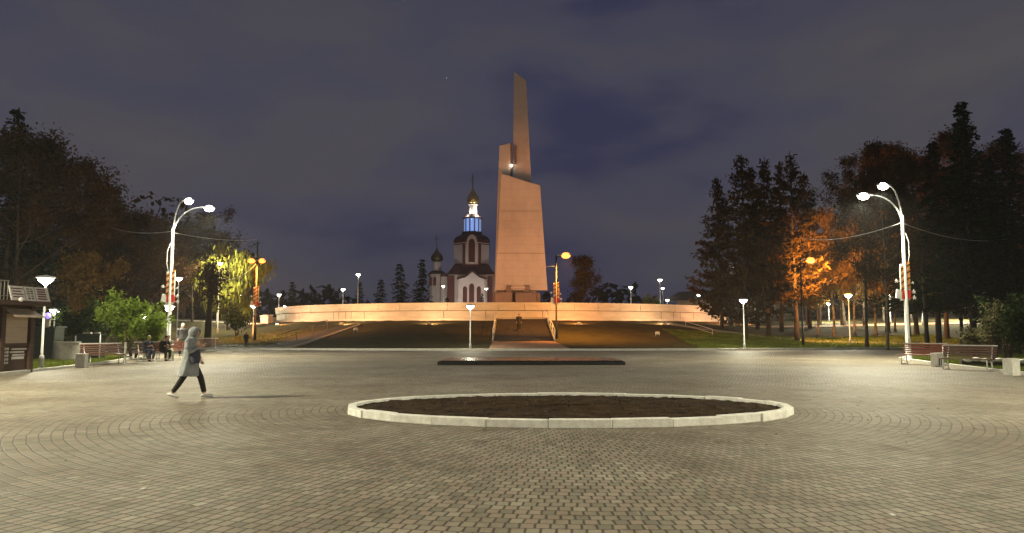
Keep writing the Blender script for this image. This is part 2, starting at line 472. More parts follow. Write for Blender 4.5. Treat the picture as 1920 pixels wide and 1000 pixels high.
front = [(-36, 65.5), (-25.6, 63.2), (-15, 60.8), (-7, 59.9), (0, 59.6), (8, 59.7), (15, 60.2), (22, 61.4), (29, 62.8), (36, 64.6)]
right = [(38, 60), (30.5, 51.5), (24.0, 45.5), (21.6, 42.0), (20.2, 36.5), (19.2, 31.0), (18.4, 26.5), (17.6, 18), (17.3, 5), (17.3, -60)]
left = [(-17.3, -60), (-17.3, 5), (-17.6, 18), (-18.3, 27), (-18.9, 32), (-19.9, 37.5), (-21.6, 43), (-24, 47), (-30, 55), (-37, 61)]
poly = front + right + left
mb = MB(); mb.add([(x, y, 0) for x, y in poly], [tuple(range(len(poly) - 1, -1, -1))])
plaza = mb.build('plaza', M['pave'])
tag(plaza, kind='structure')
import bmesh
b_ = bmesh.new(); b_.from_mesh(plaza.data); bmesh.ops.triangulate(b_, faces=b_.faces)
for f_ in b_.faces:
    if f_.normal.z < 0: f_.normal_flip()
b_.to_mesh(plaza.data); b_.free()

def resample(pts, step):
    out = []
    for k in range(len(pts) - 1):
        p, q = Vector(pts[k]), Vector(pts[k + 1]); n = max(1, int((q - p).length / step))
        out += [p.lerp(q, s / n) for s in range(n)]
    return out + [Vector(pts[-1])]
def smooth_line(pts, it=2):
    for _ in range(it):
        q = [pts[0]]
        for k in range(len(pts) - 1):
            p0, p1 = Vector(pts[k]), Vector(pts[k + 1]); q += [p0.lerp(p1, .25), p0.lerp(p1, .75)]
        q.append(pts[-1]); pts = q
    return pts
def ribbon(name, pts, width, thick, m, base=None, gap=0.0, step=1.0, kind='structure'):
    """a strip of that width and height following a line on the ground"""
    pts = resample([Vector((p[0], p[1])) for p in pts], step)
    mb = MB(); ring = []
    for k, p in enumerate(pts):
        a, b = pts[max(k - 1, 0)], pts[min(k + 1, len(pts) - 1)]
        d = (b - a).normalized(); nrm = Vector((-d.y, d.x))
        row = []
        for s in (-.5, .5):
            q = p + nrm * (width * s)
            z = (H(q.x, q.y) if base is None else base)
            row += [(q.x, q.y, z - .15), (q.x, q.y, z + thick)]
        ring.append((row[0], row[1], row[3], row[2]))
    vs = [v for r in ring for v in r]; fs = []
    for k in range(len(ring) - 1):
        o, p = k * 4, k * 4 + 4
        for c in range(4):
            d = (c + 1) % 4; fs.append((o + c, o + d, p + d, p + c))
    fs += [(3, 2, 1, 0), tuple(len(vs) - 4 + c for c in range(4))]
    mb.add(vs, fs)
    return tag(mb.build(name, m), kind=kind)
ribbon('kerb', [(x, y + .26) for x, y in front], .50, .16, M['kerb'], 0.0)
ribbon('kerb', [(x + .09, y) for x, y in right[1:-2]], .16, .10, M['kerb'], 0.0)
ribbon('kerb', [(x - .09, y) for x, y in left[2:-1]], .16, .10, M['kerb'], 0.0)
# paths over the slopes
ribbon('path', smooth_line([(17.5, 87), (22, 82), (28, 77.5), (34.5, 74.2), (40, 68.5), (46, 63)]), 2.1, .03, M['path'])
ribbon('path', smooth_line([(-27, 68.5), (-21.5, 65.3), (-20.2, 67.5), (-19.6, 73), (-18.2, 82.5)]), 2.6, .03, M['step'])
ribbon('kerb', smooth_line([(-31, 67.3), (-24, 64.8), (-19.4, 64.2), (-18.6, 67), (-18.1, 73), (-16.8, 83)]), .38, .12, M['path'])
ribbon('path', smooth_line([(-60, 104), (-44, 103), (-30, 100.5), (-24, 97)]), 2.6, .05, M['path'])
ribbon('path', smooth_line([(24, 97), (31, 96), (45, 92), (70, 90)]), 3.0, .05, M['brickpath'])

# grass standing on the nearer lawns: nobody could count it
def grass(n, seed):
    r = np.random.default_rng(seed); P = []
    def region(k, fx, y0, y1, x0, x1):
        yy = r.uniform(y0, y1, k); xx = fx(yy) + np.sign(x1 - x0) * r.uniform(abs(x0), abs(x1), k) ** 1.0
        P.append(np.stack([xx, yy], -1))
    fr = lambda y: np.interp(y, [5, 18, 26.5, 31, 36.5, 42, 45.5, 51.5], [17.5, 17.8, 18.6, 19.4, 20.4, 21.8, 24.2, 30.7])
    fl = lambda y: -np.interp(y, [5, 18, 27, 32, 37.5, 43, 47, 55], [17.5, 17.8, 18.5, 19.1, 20.1, 21.8, 24.2, 30.2])
    region(n, fr, 22, 50, .05, 7); region(n, fl, 22, 52, -.05, -8)
    yy = r.uniform(61, 80, 2 * n); xx = np.where(r.uniform(0, 1, 2 * n) < .75, r.uniform(15, 44, 2 * n), r.uniform(-34, 16, 2 * n)); fy = np.interp(xx, [p[0] for p in front], [p[1] for p in front])
    ok = (yy > fy + .5) & ((xx > 16) | (xx < -22) | (yy < fy + 1.6)) & ~((xx > -2.6) & (xx < 5.2)); P.append(np.stack([xx[ok], yy[ok]], -1))
    P = np.concatenate(P); k = len(P); z = Hn(P[:, 0], P[:, 1])
    a = r.uniform(0, 2 * np.pi, k); h = r.uniform(.05, .15, k); wd = r.uniform(.012, .03, k) * np.where(P[:, 1] > 56, 2.2, 1.3)
    le = r.normal(0, .05, (k, 2))
    V = np.zeros((k, 3, 3)); dx = np.cos(a) * wd; dy = np.sin(a) * wd
    V[:, 0] = np.stack([P[:, 0] - dx, P[:, 1] - dy, z - .01], -1); V[:, 1] = np.stack([P[:, 0] + dx, P[:, 1] + dy, z - .01], -1)
    V[:, 2] = np.stack([P[:, 0] + le[:, 0], P[:, 1] + le[:, 1], z + h], -1)
    return V
def tri_mesh(name, V, m, parent=None, k=3):
    n = len(V); me = bpy.data.meshes.new(name)
    me.vertices.add(n * k); me.vertices.foreach_set('co', np.ascontiguousarray(V, np.float32).ravel())
    me.loops.add(n * k); me.loops.foreach_set('vertex_index', np.arange(n * k, dtype=np.int32))
    me.polygons.add(n); me.polygons.foreach_set('loop_start', np.arange(0, n * k, k, dtype=np.int32))
    me.polygons.foreach_set('loop_total', np.full(n, k, np.int32))
    me.materials.append(m); me.update(calc_edges=True); me.validate()
    o = bpy.data.objects.new(name, me); C.objects.link(o)
    if parent: o.parent = parent
    return o
M['blade'] = leafmat('grass blades', (.11, .15, .025), (.20, .23, .045), .3, .6)
tag(tri_mesh('grass', grass(34000, 3), M['blade']), kind='stuff')

# ------------------------------------------------------------------ flower bed, granite slab, litter
bed = tag(empty('flower_bed', (1.12, 15.1, 0)), 'large oval bed of bare dark soil inside a low whitewashed kerb', 'flower bed')
AX, BY = 4.38, 2.70
mb = MB(); n = 26
for k in range(n):
    a0 = 2 * math.pi * k / n; a1 = 2 * math.pi * (k + 1) / n
    g0 = .0012; a0 += g0; a1 -= g0
    r_ = random.Random(k); zt_ = .142 + r_.uniform(-.010, .010); o_ = r_.uniform(-.018, .018)
    P = []
    for a in (a0, a1):
        for (s, z) in ((0, 0), (0, zt_), (-.17, zt_ + .002), (-.17, -.02)):
            P.append(((AX + s + o_) * math.cos(a), (BY + s + o_) * math.sin(a), z))
    mb.add(P, [(0, 1, 2, 3), (7, 6, 5, 4), (0, 4, 5, 1), (1, 5, 6, 2), (2, 6, 7, 3), (3, 7, 4, 0)])
bevel(mb.build('kerb_ring', M['bedkerb'], bed), .012, 2)
r = np.random.default_rng(8)
mb = MB(); nr, na = 34, 160
vs = [(0, 0, .10)]
for q in range(1, nr + 1):
    f = q / nr
    for k in range(na):
        a = 2 * math.pi * k / na
        z = .085 + .03 * (1 - f * f) + float(r.normal(0, .008)) + .008 * math.sin(3.1 * math.cos(a) * f * 4 + 1.3 * q)
        vs.append(((AX - .165) * f * math.cos(a), (BY - .165) * f * math.sin(a), z))
fs = [(0, 1 + k, 1 + (k + 1) % na) for k in range(na)]
for q in range(nr - 1):
    for k in range(na):
        k2 = (k + 1) % na; o_ = 1 + q * na; fs.append((o_ + k, o_ + na + k, o_ + na + k2, o_ + k2))
mb.add(vs, fs); mb.build('soil', M['soil'], bed)
# withered plant scraps lying over the soil
k = 900; a = r.uniform(0, 2 * np.pi, k); q = np.sqrt(r.uniform(0, 1, k)) * .93
c = np.stack([(AX - .2) * q * np.cos(a), (BY - .2) * q * np.sin(a), np.full(k, .12) + r.uniform(0, .02, k)], -1)
V = np.repeat(c[:, None, :], 3, 1) + r.normal(0, .022, (k, 3, 3)) * np.array([1, 1, .5])
M['scrap'] = mat('withered scraps', (.085, .05, .024), .95, .5, 5)
o = tri_mesh('dry_leaf', V, M['scrap'], bed); o['kind'] = 'stuff'

slab = tag(empty('granite_slab', (.9, 37.1, 0)), 'long low slab of polished black granite lying on the paving', 'granite slab')
mb = MB(); mb.box(0, 0, .08, 8.75, 4.2, .16); bevel(mb.build('base', M['granite'], slab), .02, 2)
mb = MB(); mb.prism([(-4.3, -2.02), (4.3, -2.02), (4.25, 1.95), (-4.1, 1.95)], .163, .20); bevel(mb.build('top', M['granite'], slab), .015, 2)
for px_, w_ in ((-2.9, .5), (-2.2, .55), (.15, .9), (1.2, .7), (2.4, .55), (3.0, .5), (3.7, .4)):
    mb = MB(); mb.box(px_, -2.112, .085, w_, .02, .10); mb.build('plaque', M['plaque'], slab)

r = np.random.default_rng(12); k = 420     # leaves blown over the paving
th_ = r.uniform(0, 2 * np.pi, k); rr_ = r.uniform(1.03, 1.9, k) ** 1.0
cc = np.stack([1.12 + AX * rr_ * np.cos(th_), 15.1 + BY * rr_ * np.sin(th_), np.full(k, .012)], -1)
c2_ = np.stack([r.uniform(-17, 17, 260), r.uniform(5, 56, 260), np.full(260, .012)], -1); cc = np.concatenate([cc[cc[:, 1] > 5], c2_]); k = len(cc)
V = np.repeat(cc[:, None, :], 3, 1) + r.normal(0, .020, (k, 3, 3)) * np.array([1, 1, .25])
V[:, :, 2] = np.maximum(V[:, :, 2], .004)
tag(tri_mesh('fallen_leaves', V, M['litterleaf']), kind='stuff')
for u, v, lab in ((268, 918, 'small white paper scrap on the setts at the lower left'), (1545, 771, 'small white scrap lying right of the soil bed'), (1673, 967, 'small white scrap on the setts at the lower right')):
    d = ray(u, v); Y = -EYE / d.z; p = at(u, v, Y)
    mb = MB(); mb.prism([(-.02, -.035), (.018, -.03), (.024, .03), (-.012, .04)], .002, .008)
    tag(mb.build('paper_scrap', M['poster'], None, loc=(p.x, p.y, .004)), lab, 'litter', 'scraps of litter on the paving')

# ------------------------------------------------------------------ terrace, stairs, monument
tw = tag(empty('terrace_wall', (TC[0], TC[1], 0)), 'long curved pale stone retaining wall lit orange round the terrace', 'retaining wall')
def arc_band(r0, r1, z0, z1, a0, a1, n, mb):
    vs = []; fs = []
    for k in range(n + 1):
        a = a0 + (a1 - a0) * k / n
        for (rr, zz) in ((r1, z0), (r1, z1), (r0, z1), (r0, z0)): vs.append((rr * math.sin(a), -rr * math.cos(a), zz))
    for k in range(n):
        o_, p_ = 4 * k, 4 * k + 4
        for c_ in range(4):
            d_ = (c_ + 1) % 4; fs.append((o_ + c_, p_ + c_, p_ + d_, o_ + d_))
    fs += [(0, 1, 2, 3), (4 * n + 3, 4 * n + 2, 4 * n + 1, 4 * n)]
    mb.add(vs, fs)
A = math.radians(112)
mb = MB(); arc_band(TR - .6, TR, 1.2, 3.80, -A, A, 120, mb)
for a in np.linspace(-A, A, 9): pass
mb.build('lower_wall', M['wallstone'], tw, smooth=False)
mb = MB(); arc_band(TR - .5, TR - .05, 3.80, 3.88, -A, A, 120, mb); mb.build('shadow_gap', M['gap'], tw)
mb = MB()
npan = 46
for k in range(npan):
    a0 = -A + 2 * A * k / npan + .0006; a1 = -A + 2 * A * (k + 1) / npan - .0006
    arc_band(TR - .55, TR + .16 + .01 * (k % 2), 3.88, 4.60, a0, a1, 3, mb)
mb.build('parapet', M['wallstone'], tw)
mb = MB(); arc_band(TR - .65, TR + .25, 4.60, 4.74, -A, A, 120, mb); mb.build('coping', M['coping'], tw)
mb = MB(); arc_band(TR + .002, TR + .5, 2.4, 2.98, -A, A, 120, mb); mb.build('plinth', M['coping'], tw)
rr_ = random.Random(5)
mb = MB()
angs = [math.asin(max(-1, min(1, (gx(u, 88) - TC[0]) / TR))) for u in (616, 628, 644, 656, 684, 837, 913, 1015, 1246, 1274, 1290)] + [-1.0, -.86, .8, .95, 1.1]
for a in angs:
    arc_band(TR + .002, TR + .012, 2.98, 3.80, a - .0012, a + .0012, 1, mb)
mb.build('panel_joint', M['gap'], tw)
# low wall carrying on at the left end
lw = tag(empty('garden_wall', (TC[0], TC[1], 0)), 'low pale wall continuing beyond the left end of the curved terrace wall', 'low wall')
mb = MB(); arc_band(TR + 1.6, TR + 2.2, 2.0, 3.55, math.radians(-92), math.radians(-58), 24, mb); mb.build('wall', M['wallstone'], lw)
mb = MB(); arc_band(TR + 1.52, TR + 2.28, 3.55, 3.68, math.radians(-92), math.radians(-58), 24, mb); mb.build('coping', M['coping'], lw)

mb = MB(); mb.lathe([(TR - .5, 3.0), (TR - .5, 3.96)], (TC[0], TC[1], 0), 96); tag(mb.build('terrace_ground', M['path']), kind='structure')

st = tag(empty('stone_staircase', (1.05, 0, 0)), 'wide dark stone staircase climbing the grass mound to the terrace wall', 'staircase')
mb = MB(); n = 17; y0, y1, z0, z1 = 67.2, 83.6, .62, 2.86
for k in range(n):
    ya = y0 + (y1 - y0) * k / n; za = z0 + (z1 - z0) * (k + 1) / n
    mb.box(0, (ya + y1) / 2 + .1, za - (z1 - z0) / n / 2, 5.5, y1 - ya + .2, (z1 - z0) / n)
mb.box(0, 75.5, .2, 5.48, 16.6, .9)
mb.build('steps', M['step'], st)
for s in (-1, 1):
    mb = MB(); mb.prism([(y0 - .4, 0), (y0 - .4, z0 + .16), (y1 + .1, z1 + .22), (y1 + .1, 0)], s * 2.78 - .08, s * 2.78 + .08, 'x')
    mb.build('side_wall', M['greyconc'], st)
mb = MB(); mb.add([(-2.9, 60.15, .16), (3.6, 60.15, .16), (2.75, 67.2, .66), (-2.75, 67.2, .66), (-2.9, 60.15, 0), (3.6, 60.15, 0), (2.75, 67.2, 0), (-2.75, 67.2, 0)],
    [(0, 1, 2, 3), (4, 5, 1, 0), (5, 6, 2, 1), (7, 4, 0, 3), (6, 7, 3, 2)])
mb.build('landing', M['brickpath'], st)

def handrail(pts, label, h=.95, every=2, name='handrail', m=None):
    m = m or M['white_metal']
    r_ = tag(empty(name, tuple(pts[0])), label, 'handrail', 'metal handrails beside the steps')
    o_ = Vector(pts[0]); mb = MB(); top = [Vector(p) - o_ + Vector((0, 0, h)) for p in pts]
    mid = [p - Vector((0, 0, .42)) for p in top]
    mb.tube(top, .035, 8); mb.build('rail', m, r_, True)
    mb = MB(); mb.tube(mid, .02, 6); mb.build('middle_rail', m, r_, True)
    for k in range(0, len(pts), every):
        p = Vector(pts[k]) - o_; mb = MB(); mb.tube([p + Vector((0, 0, -.2)), p + Vector((0, 0, h))], .03, 8); mb.build('post', m, r_, True)
    return r_
handrail([(1.05 - 2.78, y0 + (y1 - y0) * t - .3, z0 + .1 + (z1 - z0) * t) for t in np.linspace(0, 1, 9)], 'pale handrail on the left side of the dark central staircase')
handrail([(1.05 + 2.78, y0 + (y1 - y0) * t - .3, z0 + .1 + (z1 - z0) * t) for t in np.linspace(0, 1, 9)], 'pale handrail on the right side of the dark central staircase')
def ground_line(pts): return [(x, y, H(x, y) + .02) for x, y in pts]
M['rail2'] = mat('dull rail', (.20, .18, .15), .5, .2, 4)
handrail(ground_line([(-20.6 + .9 * t, 66 + 14 * t) for t in np.linspace(0, 1, 7)]), 'thin handrail beside the path climbing the left side of the mound', 1.0, 2, m=M['rail2'])
handrail(ground_line([(19.6 + 1.0 * (1 - t), 77 + 7.5 * t) for t in np.linspace(0, 1, 5)]), 'short white handrail slanting down at the right end of the terrace wall', .55, 4)

mo = tag(empty('memorial_monument', (0, 118, 0)), 'very tall stone monument of three stepped slabs lit orange from below', 'monument')
px = 118 / F
def mx(u): return (u - 960) * px
def mz(v): return zt(v, 118)
def slab_(name, pts, y0_, y1_, m=None, taper=0):
    mb = MB(); mb.prism([(mx(u), mz(v)) for u, v in pts], y0_, y1_, 'y')
    return bevel(mb.build(name, m or M['monument'], mo), .06, 1)
slab_('front_slab', [(929, 546), (1025.5, 546), (1012.5, 352), (990, 346), (940, 330.5)], -2.2, -.4)
slab_('left_slab', [(926.5, 548), (957, 548), (957, 269.5), (936, 274)], -.397, 1.6)
slab_('tall_slab', [(959.5, 548), (1006, 548), (997, 346), (987.5, 150), (963.5, 133)], .2, 2.6)
mb = MB()
for u, v0, v1 in ((958.4, 270, 338), (966.5, 275, 308)): mb = MB(); mb.box(mx(u), -.2 + .1, (mz(v0) + mz(v1)) / 2, .32, .5, mz(v0) - mz(v1)); mb.build('recess_strip', M['monument2'], mo)
mb = MB()   # joints of the facing slabs
for v in (478, 400):
    z = mz(v); xa = mx(929 + (546 - v) * .052); xb = mx(1025.5 - (546 - v) * .068); mb = MB(); mb.box((xa + xb) / 2, -2.203, z, xb - xa - .1, .01, .05); mb.build('panel_joint', M['dark'], mo)
mb = MB(); mb.ball((mx(959.5), -.6, mz(312)), .14); mb.build('beacon', M['lampWs'], mo, True)
mb = MB(); mb.prism([(mx(922), 3.9), (mx(1008), 3.9), (mx(1005), mz(551)), (mx(926), mz(549))], -3.2, 2.9, 'y'); bevel(mb.build('pedestal', M['monument2'], mo), .05, 1)
for a_, b_, c_ in (((mx(945), -3.9, mz(558) - .6), (2.6, 1.6, 2.4), 0), ((mx(985), -3.7, mz(557) - .6), (3.2, 1.3, 2.2), 0), ((mx(1002), -3.5, mz(559) - .4), (1.6, 1.0, 2.0), 0)):
    mb = MB(); mb.box(*a_, *b_); bevel(mb.build('granite_block', M['monument2'], mo), .04, 1)
mb = MB()
for u in (955, 987): mb = MB(); mb.prism([(-.55, mz(552)), (.55, mz(552)), (.42, mz(537)), (-.42, mz(537))], -2.75, -2.25, 'y', (mx(u), 0, 0)); bevel(mb.build('bracket', M['monument2'], mo), .04, 1)
mb = MB(); mb.box(mx(971), -2.7, mz(541.5), 2.2, .5, .35); mb.box(mx(971), -2.95, mz(545), 2.0, .06, .12); bevel(mb.build('shelf', M['monument'], mo), .03, 1)

# ------------------------------------------------------------------ church far behind
CY = 205.0; cpx = CY / F
def cx(u): return (u - 960) * cpx
def cz(v): return zt(v, CY)
ch = tag(empty('church', (cx(885), CY, 0)), 'white church with dark red trim, a blue lit drum and a bright gilded onion dome', 'church')
def ux(u): return (u - 885) * cpx
BZ = 3.0
def onion(r, h): return [(r * .55, 0), (r * .82, .07 * h), (r * .98, .18 * h), (r, .27 * h), (r * .9, .40 * h), (r * .62, .55 * h), (r * .34, .68 * h), (r * .15, .82 * h), (r * .07, .93 * h), (.04, h)]
def cross(mb, x, z0, z1, s):
    h = z1 - z0
    mb.box(x, 0, (z0 + z1) / 2, .16 * s, .16 * s, h)
    mb.box(x, 0, z0 + h * .62, 1.5 * s, .12 * s, .15 * s); mb.box(x, 0, z0 + h * .8, .8 * s, .12 * s, .14 * s)
    mb.box(x, 0, z0 + h * .36, 1.0 * s, .12 * s, .14 * s, rot=Matrix.Rotation(.4, 3, 'Y'))
# body and porch
mb = MB(); mb.box(ux(885), 0, (BZ + cz(518)) / 2, ux(926) - ux(844), 11, cz(518) - BZ); mb.build('wall', M['cwall'], ch)
mb = MB(); a = cz(518); b = cz(497)
mb.add([(ux(840), -6, a), (ux(930), -6, a), (ux(930), 6, a), (ux(840), 6, a), (ux(856), -4.4, b), (ux(914), -4.4, b), (ux(914), 4.4, b), (ux(856), 4.4, b)],
       [(3, 2, 1, 0), (4, 5, 6, 7), (0, 1, 5, 4), (1, 2, 6, 5), (2, 3, 7, 6), (3, 0, 4, 7)])
mb.build('roof', M['croof'], ch)
mb = MB(); mb.box(ux(848.5), -5.62, (BZ + cz(520)) / 2, ux(856) - ux(843), .3, cz(520) - BZ); mb.build('pilaster', M['cred'], ch); mb = MB(); mb.box(ux(920), -5.62, (BZ + cz(520)) / 2, ux(926) - ux(916), .3, cz(520) - BZ); mb.build('pilaster', M['cred'], ch)
po = MB(); po.prism([(ux(863), BZ), (ux(911), BZ), (ux(911), cz(527)), (ux(900), cz(524)), (ux(888), cz(514)), (ux(876), cz(524)), (ux(863), cz(527))], -7.4, -5.5, 'y')
pw = po.build('porch', M['cwall'], ch)
mb = MB()
for (u0, v0, u1, v1) in ((860, 526, 875, 522), (875, 522, 888, 511.5), (888, 511.5, 901, 522), (901, 522, 914, 526)):
    p, q = Vector((ux(u0), -6.6, cz(v0))), Vector((ux(u1), -6.6, cz(v1))); d = q - p; ang = math.atan2(d.z, d.x); c_ = (p + q) / 2
    mb.box(c_.x, c_.y, c_.z, d.length, 2.2, .42, rot=Matrix.Rotation(-ang, 3, 'Y'))
mb.build('porch_roof', M['croof'], pw)
def arch(mb, x, z0, z1, w_, y0_, y1_, pointed=.25):
    h = w_ / 2; pts = [(x - h, z0), (x + h, z0)]
    for k in range(9):
        a = math.pi * k / 8; pts.append((x + h * math.cos(a), z1 - h * (1 + pointed) + h * (1 + pointed) * math.sin(a)))
    mb.prism(pts, y0_, y1_, 'y')
for u, w_, top in ((875, 1.1, 540), (887, 1.35, 535), (900, 1.1, 540)):
    mb = MB(); arch(mb, ux(u), BZ + .5, cz(top), w_, -7.46, -7.3); mb.build('doorway', M['cred'], pw)
# bell tier (eight sided)
R8 = (ux(917) - ux(852)) / 2 / math.cos(math.pi / 8)
mb = MB(); mb.lathe([(R8, cz(503)), (R8, cz(456))], (ux(884.5), 0, 0), 8, a0=math.pi / 8); mb.build('bell_tier', M['cwall'], ch)
mb = MB()
for v0, v1, k in ((458, 452.5, 1.03), (503, 499, 1.04), (461.5, 460, 1.015)): mb = MB(); mb.lathe([(R8 * k, cz(v0)), (R8 * k, cz(v1))], (ux(884.5), 0, 0), 8, a0=math.pi / 8); mb.build('cornice', M['cred'], ch)
mb = MB(); mb.lathe([(R8 * 1.05, cz(452.5)), (R8 * .9, cz(446)), (R8 * .60, cz(441)), (R8 * .56, cz(436))], (ux(884.5), 0, 0), 8, a0=math.pi / 8); mb.build('tier_roof', M['croof'], ch)
yb = -R8 * math.cos(math.pi / 8)
wf = MB(); arch(wf, ux(886), cz(497), cz(444), ux(896) - ux(876), yb - .35, yb - .02, .7); wo = wf.build('window_frame', M['cwall'], ch)
mb = MB(); arch(mb, ux(886), cz(495), cz(452), ux(892) - ux(880), yb - .42, yb - .3, .5); mb.build('window', M['cred'], wo)
mb = MB()
for u in (871.5, 900.5): mb = MB(); mb.box(ux(u), yb - .1, (cz(499) + cz(462)) / 2, .75, .3, cz(462) - cz(499)); mb.build('pilaster', M['cred'], ch)
mb = MB()
for (u0, v0, u1, v1) in ((872, 455, 878, 447), (878, 447, 886, 439), (886, 439, 894, 447), (894, 447, 900, 455)):
    p, q = Vector((ux(u0), yb - .2, cz(v0))), Vector((ux(u1), yb - .2, cz(v1))); d = q - p; ang = math.atan2(d.z, d.x); c_ = (p + q) / 2
    mb.box(c_.x, c_.y, c_.z, d.length * 1.04, .9, .38, rot=Matrix.Rotation(-ang, 3, 'Y'))
mb.build('gable', M['croof'], ch)
# blue drum: its surface emits blue in place of lamps shining on it
RD = (ux(903) - ux(868)) / 2
mb = MB(); mb.lathe([(RD * .90, cz(438)), (RD * .90, cz(411))], (ux(885.5), 0, 0), 24); mb.build('drum_glow', M['blue_glow'], ch)
mb = MB()
for k in range(12):
    a = 2 * math.pi * (k + .5) / 12; mb.tube([(ux(885.5) + RD * .96 * math.cos(a), RD * .96 * math.sin(a), cz(438)), (ux(885.5) + RD * .96 * math.cos(a), RD * .96 * math.sin(a), cz(411))], .21, 8)
mb.lathe([(RD * 1.02, cz(438)), (RD * 1.02, cz(435.5))], (ux(885.5), 0, 0), 24)
mb.build('drum_column', M['cwall'], ch)
mb = MB(); mb.lathe([(RD * 1.06, cz(411.5)), (RD * 1.08, cz(409.5)), (RD * .72, cz(405)), (RD * .5, cz(402))], (ux(885.5), 0, 0), 24); mb.build('drum_roof', M['croof'], ch)
mb = MB(); RN = (ux(894) - ux(880)) / 2; mb.lathe([(RN, cz(405)), (RN, cz(385.5)), (RN * 1.3, cz(385)), (RN * 1.3, cz(383.5))], (ux(886.5), 0, 0), 16); mb.build('neck', M['cwall'], ch)
mb = MB(); mb.lathe([(r_, z + cz(384)) for r_, z in onion((ux(898) - ux(874)) / 2, cz(348) - cz(384))], (ux(886), 0, 0), 24); mb.build('onion_dome', M['gold'], ch, True)
mb = MB(); cross(mb, ux(885), cz(351), cz(327), 1.0); mb.build('cross', M['bronze'], ch)
lamp_light('floodlight', (ux(885.5)+1.5, -1.5, cz(400.5)), 900, (1, .93, .75), ch, .1)
lamp_light('floodlight', (ux(885.5)-1.6, -1.2, cz(401)), 300, (1, .93, .75), ch, .1)
# side chapel with the small dome
mb = MB(); mb.lathe([((ux(834) - ux(803)) / 2, BZ), ((ux(834) - ux(803)) / 2, cz(514))], (ux(818.5), 1, 0), 12); mb.build('chapel_wall', M['cwall'], ch)
mb = MB(); mb.lathe([((ux(836) - ux(801)) / 2, cz(514.5)), ((ux(836) - ux(801)) / 2, cz(513)), ((ux(830) - ux(807)) / 2, cz(508))], (ux(818.5), 1, 0), 12); mb.build('chapel_roof', M['croof'], ch)
mb = MB(); mb.lathe([((ux(826) - ux(811)) / 2, cz(508)), ((ux(826) - ux(811)) / 2, cz(491))], (ux(818.5), 1, 0), 16); mb.build('chapel_neck', M['cwall'], ch)
mb = MB(); mb.lathe([(r_, z + cz(491)) for r_, z in onion((ux(829.5) - ux(806)) / 2, cz(462) - cz(491))], (ux(818), 1, 0), 20); mb.build('chapel_dome', M['bronze'], ch, True)
mb = MB(); cross(mb, ux(817.5), cz(464), cz(441), .8); mb.build('chapel_cross', M['bronze'], ch)
mb = MB()
for u in (808, 816): mb = MB(); arch(mb, ux(u), cz(536), cz(520), .7, -1.62, -1.0); mb.build('chapel_window', M['cred'], ch)
mb = MB(); mb.box(ux(840), 1, (BZ + cz(520)) / 2, ux(850) - ux(826), 7, cz(520) - BZ); mb.build('nave_wall', M['cwall'], ch)
mb = MB(); mb.box(ux(840), 1, cz(517), ux(852) - ux(826), 7.6, .9); mb.build('nave_roof', M['croof'], ch)

# ------------------------------------------------------------------ lamps
def arc_arm(x1, y1, z0, z1, n=10):
    """an arm leaving the pole top upwards and bending over to the head"""
    pts = []
    for k in range(n + 1):
        t = k / n; a = t * math.pi / 2
        pts.append((x1 * (1 - math.cos(a)), y1 * (1 - math.cos(a)), z0 + (z1 - z0) * math.sin(a)))
    return pts
def led_head(root, p, dirx, diry, power, color, big=1.0, lens=None, aim=None, cone=158):
    d = Vector((dirx, diry, 0)).normalized(); ang = math.atan2(d.y, d.x)
    mb = MB(); prof = [(-.12, .05), (.05, .10), (.35, .14), (.62, .13), (.74, .06)]
    vs = []; fs = []
    for a, w_ in prof:
        for (b, z) in ((-w_, -.03), (w_, -.03), (w_ * .7, .06), (-w_ * .7, .06)): vs.append(d * a + Vector((-d.y, d.x, 0)) * b + Vector((0, 0, z)))
    for k in range(len(prof) - 1):
        for c_ in range(4):
            e_ = (c_ + 1) % 4; fs.append((4 * k + c_, 4 * k + e_, 4 * k + 4 + e_, 4 * k + 4 + c_))
    fs += [(3, 2, 1, 0), tuple(len(vs) - 4 + c_ for c_ in range(4))]
    mb.add([v * big for v in vs], fs)
    h = bevel(mb.build('lamp_head', M['steel'], root), .01, 1); h.location = p
    mb = MB(); mb.ball((d.x * .42 * big, d.y * .42 * big, -.06), .29 * big, .18 * big, .19 * big)
    M_ = Matrix.Rotation(ang, 4, 'Z'); c_ = Vector((d.x * .40 * big, d.y * .40 * big, -.05))
    mb.v = [tuple(M_ @ (Vector(v) - c_) + c_) for v in mb.v]
    mb.build('lens', lens or M['lampW'], h, True)
    if power:
        l = Vector(p) + d * .42 * big + Vector((0, 0, -.06 - .19 * big - .13))
        lamp_light('lamp_light', l, power, color, root, .12, cone, aim=l + (Vector(aim) if aim else Vector((d.x * .25, d.y * .25, -1))), blend=.7)
    return h

